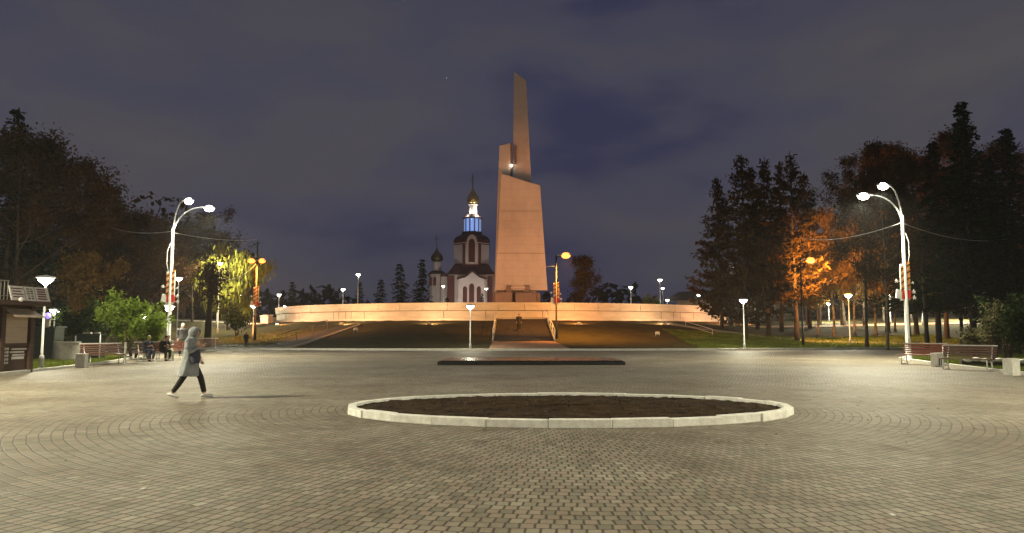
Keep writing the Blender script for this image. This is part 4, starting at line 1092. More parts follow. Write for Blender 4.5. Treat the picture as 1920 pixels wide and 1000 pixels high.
def walker():
    p = Vector((gx(361, 17.9), 17.95, 0))
    r_ = tag(empty('person', tuple(p)), 'person in a long pale grey hooded coat walking right while looking at a phone', 'person')
    mb = MB()
    hc = Vector((.075, 0, 1.555)); fd = Vector((.93, 0, -.36))
    head(mb, hc, fd)
    limb(mb, [(-.02, 0, .88), (0, 0, 1.10), (.015, 0, 1.30), (.025, 0, 1.42)], [(.16, .13), (.14, .11), (.19, .12), (.09, .08)], 14)
    limb(mb, [(.02, 0, 1.38), (.055, 0, 1.48), (.07, 0, 1.54)], [.060, .055, .055])
    for s, hip, kn, an in ((-1, (-.03, -.09, .90), (-.13, -.10, .50), (-.385, -.10, .13)), (1, (.01, .09, .90), (.20, .10, .49), (.30, .10, .10))):
        limb(mb, [hip, kn, an], [.085, .055, .040])
    limb(mb, [(.0, -.17, 1.37), (.05, -.24, 1.10), (.25, -.13, 1.20)], [.055, .045, .030]); hand(mb, (.26, -.125, 1.205), (.85, .25, .42), (.25, .6, .75), 1.05, .75, 1)
    limb(mb, [(.0, .17, 1.37), (-.02, .25, 1.10), (.12, .22, .92)], [.055, .045, .030]); hand(mb, (.125, .22, .91), (.55, -.1, -.85), (.4, -.9, 0), 1.05, .5, -1)
    body = fused(mb, .0085, 3, 'body', M['skin'], r_); eyes(r_, hc, fd, r_)
    # coat: flaring from the shoulders to the knees, with folds
    mb = MB(); rg = random.Random(3)
    secs = [(1.45, .02, .085, .105), (1.40, .015, .12, .17), (1.33, .01, .145, .215), (1.20, .0, .155, .225), (1.05, -.005, .155, .215), (.92, -.01, .17, .22), (.78, -.02, .195, .235), (.63, -.03, .222, .25), (.52, -.04, .238, .258)]
    n = 40; vs = []; fs = []
    for q, (z, xc, a, b) in enumerate(secs):
        for k in range(n):
            t = 2 * math.pi * k / n; fold = 1 + (.05 * min(1, q / 6)) * math.sin(5 * t + .5 * q) + .025 * math.sin(11 * t + q) * (q > 2)
            vs.append((xc + a * fold * math.cos(t), b * fold * math.sin(t), z + (.012 * math.sin(3 * t) if q == len(secs) - 1 else 0)))
    for q in range(len(secs) - 1):
        for k in range(n): k2 = (k + 1) % n; fs.append((q * n + k, q * n + k2, (q + 1) * n + k2, (q + 1) * n + k))
    fs.append(tuple(range(n))); fs.append(tuple((len(secs) - 1) * n + k for k in range(n - 1, -1, -1)))
    mb.add(vs, fs)
    limb(mb, [(.0, -.15, 1.385), (.0, -.20, 1.33), (.03, -.255, 1.20), (.055, -.25, 1.09), (.15, -.195, 1.145), (.235, -.14, 1.195)], [.075, .085, .074, .070, .060, .052], 12)
    limb(mb, [(.0, .15, 1.385), (.0, .20, 1.33), (-.015, .255, 1.20), (-.02, .26, 1.09), (.06, .24, .99), (.115, .222, .925)], [.075, .085, .074, .070, .060, .052], 12)
    fused(mb, .012, 3, 'coat', M['coat'], r_)
    # hood: a thick shell round the head, open towards the face
    mb = MB(); fn = Vector(fd).normalized()
    N1, N2 = 26, 18; up = Vector((0, 0, 1)); sd = up.cross(fn).normalized(); up2 = fn.cross(sd)
    rows = []
    for q in range(N1):
        th = math.pi - (math.pi - .82) * q / (N1 - 1)       # from the back pole to the rim of the opening
        row = []
        for k in range(N2):
            ph = 2 * math.pi * k / N2
            rim = .02 * math.sin(ph * 2) * (q / N1)
            row.append((th, ph))
        rows.append(row)
    vs = []; fs = []
    for off in (0, .016):
        for row in rows:
            for th, ph in row:
                rx_, ry_, rz_ = .150 - off, .118 - off, .150 - off
                d = fn * (math.cos(th) * rx_) + sd * (math.sin(th) * math.cos(ph) * ry_) + up2 * (math.sin(th) * math.sin(ph) * rz_)
                vs.append(hc + Vector((-.012, 0, -.008)) + d)
    for layer in (0, 1):
        b = layer * N1 * N2
        for q in range(N1 - 1):
            for k in range(N2): k2 = (k + 1) % N2; f_ = (b + q * N2 + k, b + q * N2 + k2, b + (q + 1) * N2 + k2, b + (q + 1) * N2 + k); fs.append(f_ if layer == 0 else f_[::-1])
    b = N1 * N2; q = N1 - 1
    for k in range(N2): k2 = (k + 1) % N2; fs.append((q * N2 + k, q * N2 + k2, b + q * N2 + k2, b + q * N2 + k))
    mb.add(vs, fs); mb.tube([hc + Vector((-.045, 0, -.10)), (-.005, 0, 1.40), (.0, 0, 1.36)], [(.115, .10), (.11, .14), (.08, .12)], 14)
    mb.build('hood', M['coat'], r_, True)
    mb = MB()
    limb(mb, [(-.02, -.09, .86), (-.06, -.095, .68), (-.13, -.10, .50), (-.25, -.10, .31), (-.36, -.10, .155)], [.105, .088, .074, .066, .058], 12)
    limb(mb, [(.0, .09, .86), (.09, .095, .68), (.195, .10, .49), (.255, .10, .29), (.292, .10, .135)], [.105, .088, .074, .066, .058], 12)
    limb(mb, [(-.02, 0, .95), (-.02, 0, .82)], [(.15, .15), (.14, .14)], 12)
    fused(mb, .013, 2, 'trousers', M['trouser'], r_)
    mb = MB(); shoe(mb, (-.475, -.10, .055), (-.235, -.10, .004)); o = fused(mb, .009, 2, 'shoe', M['shoe'], r_)
    mb = MB(); shoe(mb, (.245, .10, .0), (.50, .10, .018)); fused(mb, .009, 2, 'shoe', M['shoe'], r_)
    # the phone and the bag are things of their own
    mb = MB(); mb.box(0, 0, 0, .155, .012, .078, rot=Matrix.Rotation(-.30, 3, 'Y') @ Matrix.Rotation(-1.15, 3, 'X'))
    ph = bevel(mb.build('smartphone', M['blackcloth'], None, loc=tuple(p + Vector((.375, -.085, 1.285)))), .004, 2)
    tag(ph, 'dark smartphone held up in the walking person\'s hand', 'phone')
    mb = MB(); mb.tube([(0, 0, .17), (0, 0, .1), (.0, 0, -.05), (0, 0, -.15)], [(.09, .05), (.12, .065), (.125, .07), (.11, .06)], 12)
    bg_ = fused(mb, .012, 2, 'shoulder_bag', M['navy'], None, tuple(p + Vector((.17, -.17, .98))))
    tag(bg_, 'dark shoulder bag hanging at the walking person\'s hip', 'bag')
    mb = MB(); mb.tube([(-.07, .02, .13), (-.12, -.03, .30), (-.165, -.02, .42)], .012, 6); mb.build('strap', M['navy'], bg_, True)
walker()

def seated(x, y, rz, label, top, legs, hairm, lean=.10, look=(.9, 0, -.45), stretch_=0.0):
    """someone sitting on a bench seat 0.45 m high; local +x is where they face"""
    r_ = tag(empty('person', (x, y, 0), rz), label, 'person', 'people sitting on the left bench')
    mb = MB(); hc = Vector((.10 + lean, 0, 1.22)); head(mb, hc, look)
    limb(mb, [(-.02, 0, .53), (.0, 0, .75), (lean * .6, 0, .98), (lean * .8, 0, 1.06)], [(.15, .15), (.13, .12), (.17, .12), (.09, .08)], 12)
    limb(mb, [(lean * .8, 0, 1.04), (lean + .07, 0, 1.18)], [.06, .055])
    kx = .46; ax = .46 + stretch_
    for s in (-1, 1):
        limb(mb, [(.0, s * .09, .52), (kx, s * .12, .52 - stretch_ * .1), (ax, s * .11, .10)], [.085, .06, .045])
        limb(mb, [(lean * .6, s * .17, 1.02), (.12, s * .23, .76), (.33, s * .08, .78)], [.055, .045, .032]); hand(mb, (.34, s * .075, .785), (.8, -s * .4, .3), (0, -s * .3, 1), 1, .7, s)
    fused(mb, .011, 2, 'body', M['skin'], r_)
    mb = MB()
    limb(mb, [(-.04, 0, .50), (-.01, 0, .72), (lean * .6, 0, .98), (lean * .75, 0, 1.07)], [(.19, .16), (.18, .15), (.21, .14), (.11, .10)], 14)
    for s in (-1, 1): limb(mb, [(lean * .6, s * .15, 1.03), (lean * .6 + .02, s * .20, .97), (.11, s * .245, .76), (.29, s * .10, .775)], [.075, .08, .072, .052], 10)
    fused(mb, .016, 2, 'jacket', top, r_)
    mb = MB()
    limb(mb, [(-.05, 0, .52), (.08, 0, .53)], [(.17, .13), (.16, .12)], 12)
    for s in (-1, 1): limb(mb, [(.02, s * .09, .53), (.25, s * .11, .535), (kx, s * .12, .525 - stretch_ * .1), ((kx + ax) / 2, s * .115, .32), (ax, s * .11, .13)], [.11, .10, .085, .072, .062], 10)
    fused(mb, .016, 2, 'trousers', legs, r_)
    for s in (-1, 1):
        mb = MB(); shoe(mb, (ax - .06, s * .11, .0), (ax + .19, s * .125, .0)); fused(mb, .012, 2, 'shoe', M['shoe'] if s > 0 else M['blackcloth'], r_)
    mb = MB(); f = Vector(look).normalized(); mb.ball(hc - f * .018 + Vector((0, 0, .022)), .104, .094, .104, 14, 10); mb.build('hair', hairm, r_, True)
    return r_
bc = Vector((gx(298, 39.8), 39.8, 0)); ba = math.radians(55)
bd = Vector((math.cos(ba), math.sin(ba), 0)); fc = ba - math.pi / 2
p1 = bc - bd * .55; p2 = bc + bd * .35
seated(p1.x, p1.y, fc, 'seated person with fair hair and a dark blue jacket on the left bench', M['navy'], M['navy'], M['fairhair'])
seated(p2.x, p2.y, fc, 'seated person in a black jacket bent forward, right of the fair haired one', M['blackcloth'], M['blackcloth'], M['hair'], .2)
c2 = Vector((gx(330, 43.0), 43.0, 0)); a2 = math.radians(38); d2 = Vector((math.cos(a2), math.sin(a2), 0))
p3 = c2 - d2 * .35
seated(p3.x, p3.y, a2 - math.pi / 2, 'seated person in pale olive trousers with legs stretched out, nearest the walker', M['greycloth'], M['beige'], M['hair'], .02, (.95, 0, -.2), .25)

def standing(p, rz, label, top, legs, hgt=1.72, hairm=None, cap=None, long=False):
    r_ = tag(empty('person', tuple(p), rz), label, 'person'); k = hgt / 1.72
    mb = MB(); hc = Vector((.03, 0, 1.60)); head(mb, hc, (1, 0, -.15))
    limb(mb, [(0, 0, .90), (0, 0, 1.15), (0, 0, 1.38), (0, 0, 1.46)], [(.14, .16), (.12, .13), (.13, .19), (.08, .08)], 12); limb(mb, [(0, 0, 1.44), (.02, 0, 1.56)], [.058, .055])
    for s in (-1, 1):
        limb(mb, [(0, s * .09, .92), (.03 * s, s * .10, .50), (.10 * s, s * .10, .09)], [.085, .058, .042])
        limb(mb, [(0, s * .19, 1.42), (-.02, s * .24, 1.14), (.05, s * .23, .90)], [.055, .045, .032]); hand(mb, (.052, s * .23, .885), (.2, 0, -1), (.3, -s, 0), 1, .5, -s)
    fused(mb, .012, 2, 'body', M['skin'], r_)
    mb = MB(); limb(mb, [(0, 0, .62 if long else .84), (0, 0, 1.12), (0, 0, 1.38), (0, 0, 1.48)], [(.19, .22), (.15, .18), (.15, .22), (.10, .10)], 14)
    for s in (-1, 1): limb(mb, [(0, s * .16, 1.42), (0, s * .21, 1.37), (-.02, s * .25, 1.14), (.04, s * .235, .94)], [.075, .08, .07, .052], 10)
    fused(mb, .016, 2, 'jacket', top, r_)
    mb = MB()
    for s in (-1, 1): limb(mb, [(0, s * .09, .95), (.03 * s, s * .10, .50), (.09 * s, s * .10, .11)], [.11, .078, .062], 10)
    fused(mb, .016, 2, 'trousers', legs, r_)
    for s in (-1, 1): mb = MB(); shoe(mb, (.10 * s - .06, s * .10, 0), (.10 * s + .18, s * .115, 0)); fused(mb, .013, 2, 'shoe', M['blackcloth'], r_)
    mb = MB(); mb.ball(hc + Vector((-.02, 0, .022)), .106, .096, .106, 14, 10); mb.build('cap' if cap else 'hair', cap or hairm or M['hair'], r_, True)
    r_.scale = (k, k, k)
    return r_
p = on(345, 48); standing(p, math.radians(-60), 'person in black with a pale cap standing behind the walking person', M['blackcloth'], M['blackcloth'], zt(606, 48) - p.z, cap=M['greycloth'])
ys = 73.6; kst = int((ys - 67.2) / (83.6 - 67.2) * 17); zs = .62 + (2.86 - .62) * (kst + 1) / 17
standing((gx(973, ys), ys, zs), math.radians(-90), 'dark hooded figure near the top of the central staircase', M['blackcloth'], M['trouser'], 1.70, cap=M['blackcloth'], long=True)
p = on(464, 67); standing(p, math.radians(-80), 'small dark figure on the grass left of the mound', M['blackcloth'], M['trouser'], min(1.6, zt(623, 67) - p.z), cap=M['blackcloth'], long=True)

# ------------------------------------------------------------------ trees
def quads(c, e1, e2, seedless=None):
    """quads centred at c with half axes e1, e2"""
    return np.stack([c - e1 - e2, c + e1 - e2, c + e1 + e2, c - e1 + e2], 1)
def rand_unit(r, n):
    v = r.normal(0, 1, (n, 3)); return v / np.linalg.norm(v, axis=1, keepdims=True)
def spruce_mesh(h, rad, seed, base=.06, dens=1.0, droop=.35):
    r = np.random.default_rng(seed); c = []; a1 = []; a2 = []
    nw = int(h * 2.3); lean = r.uniform(-.015, .015, 2)
    for k in range(nw):
        t = base + (1 - base) * (k + r.uniform(-.3, .3)) / nw; t = min(max(t, base), .995)
        z = h * t; R = rad * (1 - t) ** .80 * (1 if t > .12 else .75) * r.uniform(.72, 1.18) + .10
        nb = int((7 + 5 * (1 - t)) * dens)
        for q in range(nb):
            a = r.uniform(0, 2 * np.pi); Lb = R * r.uniform(.55, 1.18)
            d = np.array([np.cos(a), np.sin(a), 0]); m = max(2, int(Lb / .34))
            for s in range(m):
                f = (s + r.uniform(.2, .9)) / m
                p = np.array([lean[0] * z, lean[1] * z, z]) + d * Lb * f + np.array([0, 0, -droop * Lb * f ** 1.4 + .18 * Lb * max(0, f - .75)])
                wdt = .20 * (1 - .45 * f) + .06
                sd = np.array([-d[1], d[0], 0]); tilt = r.uniform(-.5, .5)
                c.append(p + r.normal(0, .05, 3)); a1.append((d * .9 + np.array([0, 0, -droop])) * r.uniform(.20, .34)); a2.append((sd * np.cos(tilt) + np.array([0, 0, np.sin(tilt)])) * wdt * r.uniform(.7, 1.2))
                c.append(p + np.array([0, 0, -.10]) + r.normal(0, .05, 3)); a1.append(d * r.uniform(.14, .25) + sd * r.uniform(-.1, .1)); a2.append(np.array([0, 0, 1]) * r.uniform(.08, .2) + sd * r.uniform(-.06, .06))
    c = np.array(c); a1 = np.array(a1); a2 = np.array(a2)
    V = quads(c, a1, a2); V[:, 2] = c + a1 * 1.15; V[:, 3] = c + a1 * 1.0 - a1 * .25 + a2 * .4     # ragged, pointed sprays
    return V
def branchy(h, seed, spread, first=.3, nl=11, up=.75, depth=3, r0=.16, crook=.14, lean=0.0):
    """trunk and limbs as tapered tubes; returns the tube mesh and the twig end points"""
    rg = random.Random(seed); mb = MB(); ends = []
    def grow(p, d, ln, rad, lev):
        n = 4; pts = [p]; rs = [rad]
        for k in range(n):
            d = (d + Vector((rg.gauss(0, crook), rg.gauss(0, crook), rg.gauss(0, crook * .6) + (.05 if lev else .02)))).normalized()
            p = p + d * (ln / n); pts.append(p); rs.append(rad * (1 - .72 * (k + 1) / n))
        mb.tube(pts, rs, 6 if lev < 2 else 4, False)
        if lev >= depth: ends.extend(pts[1:]); return
        if lev: ends.append(pts[-1])
        kids_ = {1: 5, 2: 4}.get(lev, 4)
        for q in range(kids_):
            t = rg.uniform(.3, 1.0); i_ = min(n - 1, int(t * n)); b = pts[i_].lerp(pts[i_ + 1], t * n - i_ if t < 1 else 1)
            a = rg.uniform(0, 2 * math.pi); o = Vector((math.cos(a), math.sin(a), rg.uniform(-.1, .5)))
            dd = (d * .65 + o * .75).normalized(); grow(b, dd, ln * rg.uniform(.42, .62), rs[i_] * .62, lev + 1)
    pts = []; rs = []
    d = Vector((lean, 0, 1)); p = Vector((0, 0, -.2)); n = 10
    for k in range(n + 1):
        pts.append(p.copy()); rs.append(r0 * (1.25 if k == 0 else 1) * (1 - .88 * k / n)); d = (d + Vector((rg.gauss(0, .03), rg.gauss(0, .03), .03))).normalized(); p = p + d * (h * .96 / n)
    mb.tube(pts, rs, 8)
    for q in range(nl):
        t = first + (1 - first) * (q + rg.uniform(0, .8)) / nl; t = min(t, .97); i_ = int(t * n); b = pts[i_].lerp(pts[i_ + 1], t * n - i_)
        a = q * 2.4 + rg.uniform(-.5, .5); env = math.sin(math.pi * min(1, (t - first) / (1 - first) * .80 + .22)) ** .7
        grow(b, Vector((math.cos(a), math.sin(a), up * rg.uniform(.5, 1.3))).normalized(), spread * env * rg.uniform(.75, 1.2), rs[i_] * .55, 1)
    ends.append(pts[-1])
    return mb, np.array([tuple(e) for e in ends])
def leaves(ends, n, size, seed, sc, elong=1.6, droop=0.0):
    r = np.random.default_rng(seed); e = ends[r.integers(0, len(ends), n)]
    c = e + np.clip(r.normal(0, 1, (n, 3)), -1.7, 1.7) * sc * r.uniform(.2, 1.0, (n, 1)) + np.array([0, 0, -droop]) * r.uniform(0, 1, (n, 1))
    u = rand_unit(r, n); v = rand_unit(r, n); v = v - u * (u * v).sum(1, keepdims=True); v /= np.linalg.norm(v, axis=1, keepdims=True)
    if droop: u = u * .35 + np.array([0, 0, -1.0]); u /= np.linalg.norm(u, axis=1, keepdims=True)
    s = size * r.uniform(.6, 1.35, (n, 1)); V = quads(c, u * s * elong * .5, v * s * .5)
    V[:, 2] = c + u * s * elong * .62; V[:, 0] = c - u * s * elong * .62           # diamond leaves
    V[:, 1] = c + v * s * .42; V[:, 3] = c - v * s * .42
    return V
def larch_mesh(h, rad, seed, first=.22):
    """upright conifer with long level limbs, thin enough to see the sky through"""
    r = np.random.default_rng(seed); rg = random.Random(seed); mb = MB(); c = []; a1 = []; a2 = []
    n = 12; lean = rg.uniform(-.02, .02)
    tr = [Vector((lean * h * k / n + rg.gauss(0, .05), rg.gauss(0, .05), -.2 + (h + .1) * k / n)) for k in range(n + 1)]
    mb.tube(tr, [.24 * (1 - .93 * k / n) * (h / 18) + .012 for k in range(n + 1)], 8)
    z = h * first
    while z < h * .985:
        t = z / h; R = rad * (min(1, (1 - t) * 1.45) ** .85) * (1 if t > first + .08 else .8)
        i_ = min(n - 1, int(t * n)); b = tr[i_].lerp(tr[i_ + 1], t * n - i_)
        for q in range(rg.choice((3, 4, 4, 5))):
            a = rg.uniform(0, 2 * math.pi); Lb = R * rg.uniform(.5, 1.15) + .15; d = Vector((math.cos(a), math.sin(a), rg.uniform(-.12, .22)))
            pts = [b + d * (Lb * f) + Vector((0, 0, -.10 * Lb * math.sin(f * math.pi) + .10 * Lb * f * f)) for f in (0, .35, .7, 1.0)]
            mb.tube(pts, [.045 * (1 - t * .6), .032 * (1 - t * .6), .02, .008], 4, False)
            for s in range(int(Lb * 9) + 2):
                f = rg.uniform(.18, 1.02); j = min(2, int(f * 3)); p = pts[j].lerp(pts[j + 1], min(1, f * 3 - j)); o = Vector((rg.gauss(0, .16), rg.gauss(0, .16), rg.gauss(-.10, .13)))
                tw = Vector((rg.gauss(0, 1), rg.gauss(0, 1), rg.gauss(-.6, .6))).normalized()
                c.append(tuple(p + o)); a1.append(tuple(tw * rg.uniform(.12, .32))); sd = tw.cross(Vector((rg.gauss(0, 1), rg.gauss(0, 1), rg.gauss(0, 1)))).normalized(); a2.append(tuple(sd * rg.uniform(.035, .10)))
        z += h * rg.uniform(.014, .026)
    V = quads(np.array(c), np.array(a1), np.array(a2))
    return mb, V

def tree(name, p, trunk, crownV, tm, cm, label, cat, group=None, rz=0.0):
    r_ = tag(empty(name, tuple(p), rz), label, cat, group)
    if trunk is not None: trunk.build('trunk', tm, r_, True)
    if crownV is not None:
        o = tri_mesh('crown', crownV, cm, r_, 4)
    return r_
def place(src, p, s, rz, label, sz=None):
    c_ = copy_tree(src); c_.location = p; c_.rotation_euler = (0, 0, rz); c_.scale = (s, s, sz or s)
    tag(c_, label); return c_
def spruce_trunk(h):
    mb = MB(); mb.tube([(0, 0, -.3), (0, 0, h * .3), (0, 0, h * .97)], [h * .014, h * .010, .02], 8); return mb

# spruces ----------------------------------------------------------
SP = []
spec = [  # u, v of the top, Y, radius, seed, base, label
    (8, 192, 52, 3.6, 1, .04, 'tallest dark spruce at the left edge of the photo'),
    (1822, 186, 56, 4.6, 2, .20, 'tallest dark spruce at the right with a sharp pointed top'),
    (750, 490, 124, 2.5, 3, .03, 'larger left one of the two tall spruces left of the church'),
]
GS = 'dark spruces'
def sp_tree(u, v, Y, rad, seed, base, label, dens=1.0, group=GS, droop=.35):
    p = on(u, Y)
    if math.hypot(p.x - TC[0], p.y - TC[1]) < TR: p.z = 3.9
    h = zt(v, Y) - p.z
    return tree('spruce_tree', p, spruce_trunk(h), spruce_mesh(h, rad, seed, base, dens, droop), M['bark'], M['spruce'], label, 'spruce', group)
sA = sp_tree(*spec[0]); sB = sp_tree(*spec[1], dens=1.15); sC = sp_tree(*spec[2], group='small spruces on the terrace')
def sp_copy(src, h0, u, v, Y, label, wid=1.0, rz=1.0, group=None):
    p = on(u, Y)
    if math.hypot(p.x - TC[0], p.y - TC[1]) < TR: p.z = 3.9
    k = (zt(v, Y) - p.z) / h0
    o = place(src, p, k * wid, rz, label, k)
    if group: o['group'] = group
    return o
hA = zt(192, 52) - on(8, 52).z; hB = zt(186, 56) - on(1822, 56).z; hC = zt(490, 124) - 3.9
GT = 'small spruces on the terrace'
sp_copy(sC, hC, 790, 481, 124, 'taller spruce just left of the small church dome', .92, 2.0)
sp_copy(sC, hC, 713, 521, 126, 'short spruce left of the two tall spruces near the church', 1.1, 3.0)
sp_copy(sC, hC, 674, 526, 122, 'thin short spruce behind the higher terrace lamp', .9, 4.0)
sp_copy(sC, hC, 591, 540, 128, 'smallest spruce above the left part of the terrace wall', 1.1, .4)
sp_copy(sC, hC, 548, 525, 132, 'spruce above the left end of the terrace wall', 1.1, 5.1)
sp_copy(sC, hC, 838, 556, 135, 'tiny bushy spruce right of the lamp below the church', 1.3, 2.6)
sp_copy(sC, hC, 904, 548, 140, 'tiny spruce in front of the church porch', .9, 4.4)
sp_copy(sA, hA, 213, 349, 84, 'pointed dark spruce in the middle of the left woods', 1.1, 2.2)
sp_copy(sA, hA, 168, 352, 80, 'dark spruce just left of the pointed one in the left woods', 1.1, .7)
sp_copy(sA, hA, 60, 262, 60, 'broad dark spruce second from the left edge', 1.25, 4.0)
sp_copy(sB, hB, 1757, 262, 66, 'broad dark spruce left of the tallest one at the right', 1.05, 1.3)
sp_copy(sB, hB, 1900, 236, 54, 'dark spruce cut by the right edge of the photo', 1.15, 2.9)
sp_copy(sB, hB, 1868, 292, 60, 'dark spruce between the tallest one and the right edge', 1.1, 4.1)
sp_copy(sB, hB, 1700, 330, 78, 'lower dark spruce behind the right tall lamp', 1.2, 5.2)

# larches ----------------------------------------------------------
GL = 'larches in the clump right of the terrace'
def larch(u, v, Y, rad, seed, label, first=.22):
    p = on(u, Y); h = zt(v, Y) - p.z; t, V = larch_mesh(h, rad, seed, first)
    return tree('larch_tree', p, t, V, M['bark'], M['larch'], label, 'larch', GL)
larch(1398, 287, 74, 5.2, 11, 'leftmost larch of the clump with long level branches', .12)
larch(1440, 292, 80, 3.0, 12, 'narrow larch in the middle of the clump')
larch(1492, 282, 76, 4.2, 13, 'right larch of the clump with a dense pointed top')
larch(1420, 318, 90, 4.0, 16, 'larch at the back of the clump, behind the leftmost one', .15)
larch(1516, 320, 92, 3.8, 17, 'larch at the back of the clump, at its right rim', .2)
larch(1353, 330, 88, 3.6, 14, 'lower larch at the left rim of the clump', .10)
larch(1463, 300, 88, 2.4, 15, 'thin larch standing in front of the clump', .3)

# broadleaf trees --------------------------------------------------
GW = 'bare and brown trees of the left woods'; GR = 'birches lit orange at the right'
def broad(name, u, v, Y, spread, seed, n, size, tm, cm, label, cat, group=None, first=.3, sc=.5, up=.75, nl=12, depth=3, elong=1.6, droop=0, r0=None, lean=0):
    p = on(u, Y); h = zt(v, Y) - p.z
    mb, e = branchy(h, seed, spread, first, nl, up, depth, r0 or h * .0105, lean=lean)
    V = leaves(e, n, size, seed + 50, sc, elong, droop)
    r_ = tree(name, p, mb, V, tm, cm, label, cat, group)
    return r_, h
t1, h1 = broad('maple_tree', 118, 290, 58, 4.6, 21, 15000, .15, M['bark'], M['brownleaf'], 'large brown tree behind the kiosk in the left woods', 'tree', GW, .2, .7)
t2, h2 = broad('birch_tree', 275, 408, 92, 4.6, 22, 4200, .14, M['bark'], M['brownleaf'], 'bare pale tree left of the left tall lamp', 'tree', GW, .2, .5)
def br_copy(src, h0, u, v, Y, label, rz, wid=1.0, group=None):
    p = on(u, Y); k = (zt(v, Y) - p.z) / h0; o = place(src, p, k * wid, rz, label, k)
    if group: o['group'] = group
    return o
br_copy(t1, h1, 35, 255, 48, 'dark brown tree nearest the left edge', 2.0, 1.1)
br_copy(t1, h1, 235, 400, 74, 'rounded brown tree right of the brown bush in the left woods', 3.1, 1.2)
br_copy(t2, h2, 318, 420, 96, 'bare tree directly behind the left tall lamp', 1.1)
br_copy(t2, h2, 362, 432, 100, 'bare tree just right of the left tall lamp', 2.3)
br_copy(t2, h2, 408, 398, 118, 'tallest bare tree behind the yellow green tree', 3.9)
br_copy(t1, h1, 300, 455, 84, 'low brown tree behind the white park lamp at left', .6, 1.3)
br_copy(t1, h1, 345, 470, 108, 'low dark brown tree behind the walking person', 5.0, 1.5)
broad('maple_tree', 168, 474, 58, 2.5, 23, 6200, .17, M['bark'], M['autumn'], 'round brown tree lit from below above the green bushes', 'tree', None, .12, .42, up=.8)
broad('willow_tree', 428, 482, 90, 4.6, 24, 7000, .24, M['bark'], M['yellowgreen'], 'bright yellow green tree lit by lamps inside its crown', 'tree', None, .15, .6, elong=2.6, droop=.8)
mb = MB(); mb.tube([(0, 0, -.3), (.02, 0, 2.2), (.15, 0, 4.5), (.1, .1, 7.0)], [.36, .29, .22, .1], 10); p = on(392, 70)
rg = np.random.default_rng(77); e = np.array([(.1, .1, 4.5 + .25 * k) for k in range(12)])
tree('maple_tree', p, mb, leaves(e, 900, .22, 78, 1.1), M['bark'], M['brownleaf'], 'thick dark trunk in front of the yellow green tree', 'tree')

# green bushes and the young tree at the left
def bush(name, u, v, Y, rad, seed, n, size, cm, label, cat='bush', sc=.3, nst=9, group=None):
    p = on(u, Y); h = zt(v, Y) - p.z; rg_ = random.Random(seed); mb = MB(); ends = []
    for q in range(nst):
        a = rg_.uniform(0, 6.28); d = Vector((math.cos(a) * rad * rg_.uniform(.25, 1), math.sin(a) * rad * rg_.uniform(.25, 1), h * rg_.uniform(.55, .98)))
        pts = [Vector((d.x * .08, d.y * .08, -.1)), Vector((d.x * .35, d.y * .35, d.z * .45)), Vector((d.x * .8, d.y * .8, d.z * .82)), d]
        mb.tube(pts, [.035, .028, .018, .008], 5, False)
        for s in range(7):
            f = rg_.uniform(.25, 1.0); b = pts[1].lerp(pts[3], f); o = Vector((rg_.gauss(0, .35), rg_.gauss(0, .35), rg_.gauss(.05, .25))) * rad * .55
            mb.tube([b, b + o], [.012, .004], 4, False); ends += [tuple(b + o * k_) for k_ in (.3, .6, 1.0)]
        ends.append(tuple(d))
    r_ = tag(empty(name, tuple(p)), label, cat, group)
    mb.build('stem', M['bark'], r_, True); tri_mesh('crown', leaves(np.array(ends), n, size, seed + 9, sc), cm, r_, 4)
    return r_
yt = tag(empty('young_tree', tuple(on(239, 37.5))), 'young bright green tree with a whitewashed stem behind the left bench', 'tree')
hy = zt(562, 37.5)
mb, e = branchy(hy, 31, 1.25, .42, 10, .55, 3, .045); mb.build('trunk', M['bark'], yt, True)
mb = MB(); mb.tube([(0, 0, -.1), (0, 0, .55), (.005, 0, 1.05)], [.062, .055, .05], 10); mb.build('limewash', M['limewash'], yt, True)
tri_mesh('crown', leaves(e, 2300, .12, 81, .2), M['green'], yt, 4)
bush('green_bush', 285, 588, 42.5, 1.0, 32, 1900, .12, M['green'], 'bright green bush behind the seated people', sc=.22)
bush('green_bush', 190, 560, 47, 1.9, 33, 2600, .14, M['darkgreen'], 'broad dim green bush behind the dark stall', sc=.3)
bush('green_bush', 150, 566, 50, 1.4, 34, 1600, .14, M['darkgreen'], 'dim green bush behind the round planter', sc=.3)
bush('green_bush', 255, 566, 44, 1.5, 35, 1900, .13, M['green'], 'green bush between the young tree and the seated people', sc=.3)
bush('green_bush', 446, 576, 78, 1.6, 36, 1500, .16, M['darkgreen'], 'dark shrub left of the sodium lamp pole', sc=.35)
bush('green_bush', 1216, 550, 122, 1.8, 37, 900, .2, M['yellowgreen'], 'yellow green shrub above the right part of the terrace wall', sc=.35)
bush('green_bush', 1305, 566, 118, 1.6, 38, 700, .2, M['autumn'], 'yellowish shrub above the right end of the terrace wall', sc=.35)
bush('dry_bush', 1826, 612, 37.5, .62, 41, 1500, .09, M['palegreen'], 'pale rounded dry bush behind the right bench', sc=.2, nst=14)
bush('tall_shrub', 1860, 562, 36.0, .5, 42, 800, .09, M['palegreen'], 'tall thin shrub with upright pale stems behind the right bench', sc=.22, nst=14)
bush('dark_bush', 1922, 570, 31.5, .95, 43, 4200, .12, M['darkgreen'], 'large dark green bush at the right edge behind the bin', sc=.28, nst=14)
bush('dark_bush', 1885, 556, 39, 1.3, 44, 2500, .13, M['darkgreen'], 'dark bush behind the tall thin shrub', sc=.3, nst=12)
broad('linden_tree', 1092, 478, 128, 3.0, 25, 7000, .2, M['bark'], M['brownleaf'], 'rounded dark tree right of the monument', 'tree', None, .10, .6)

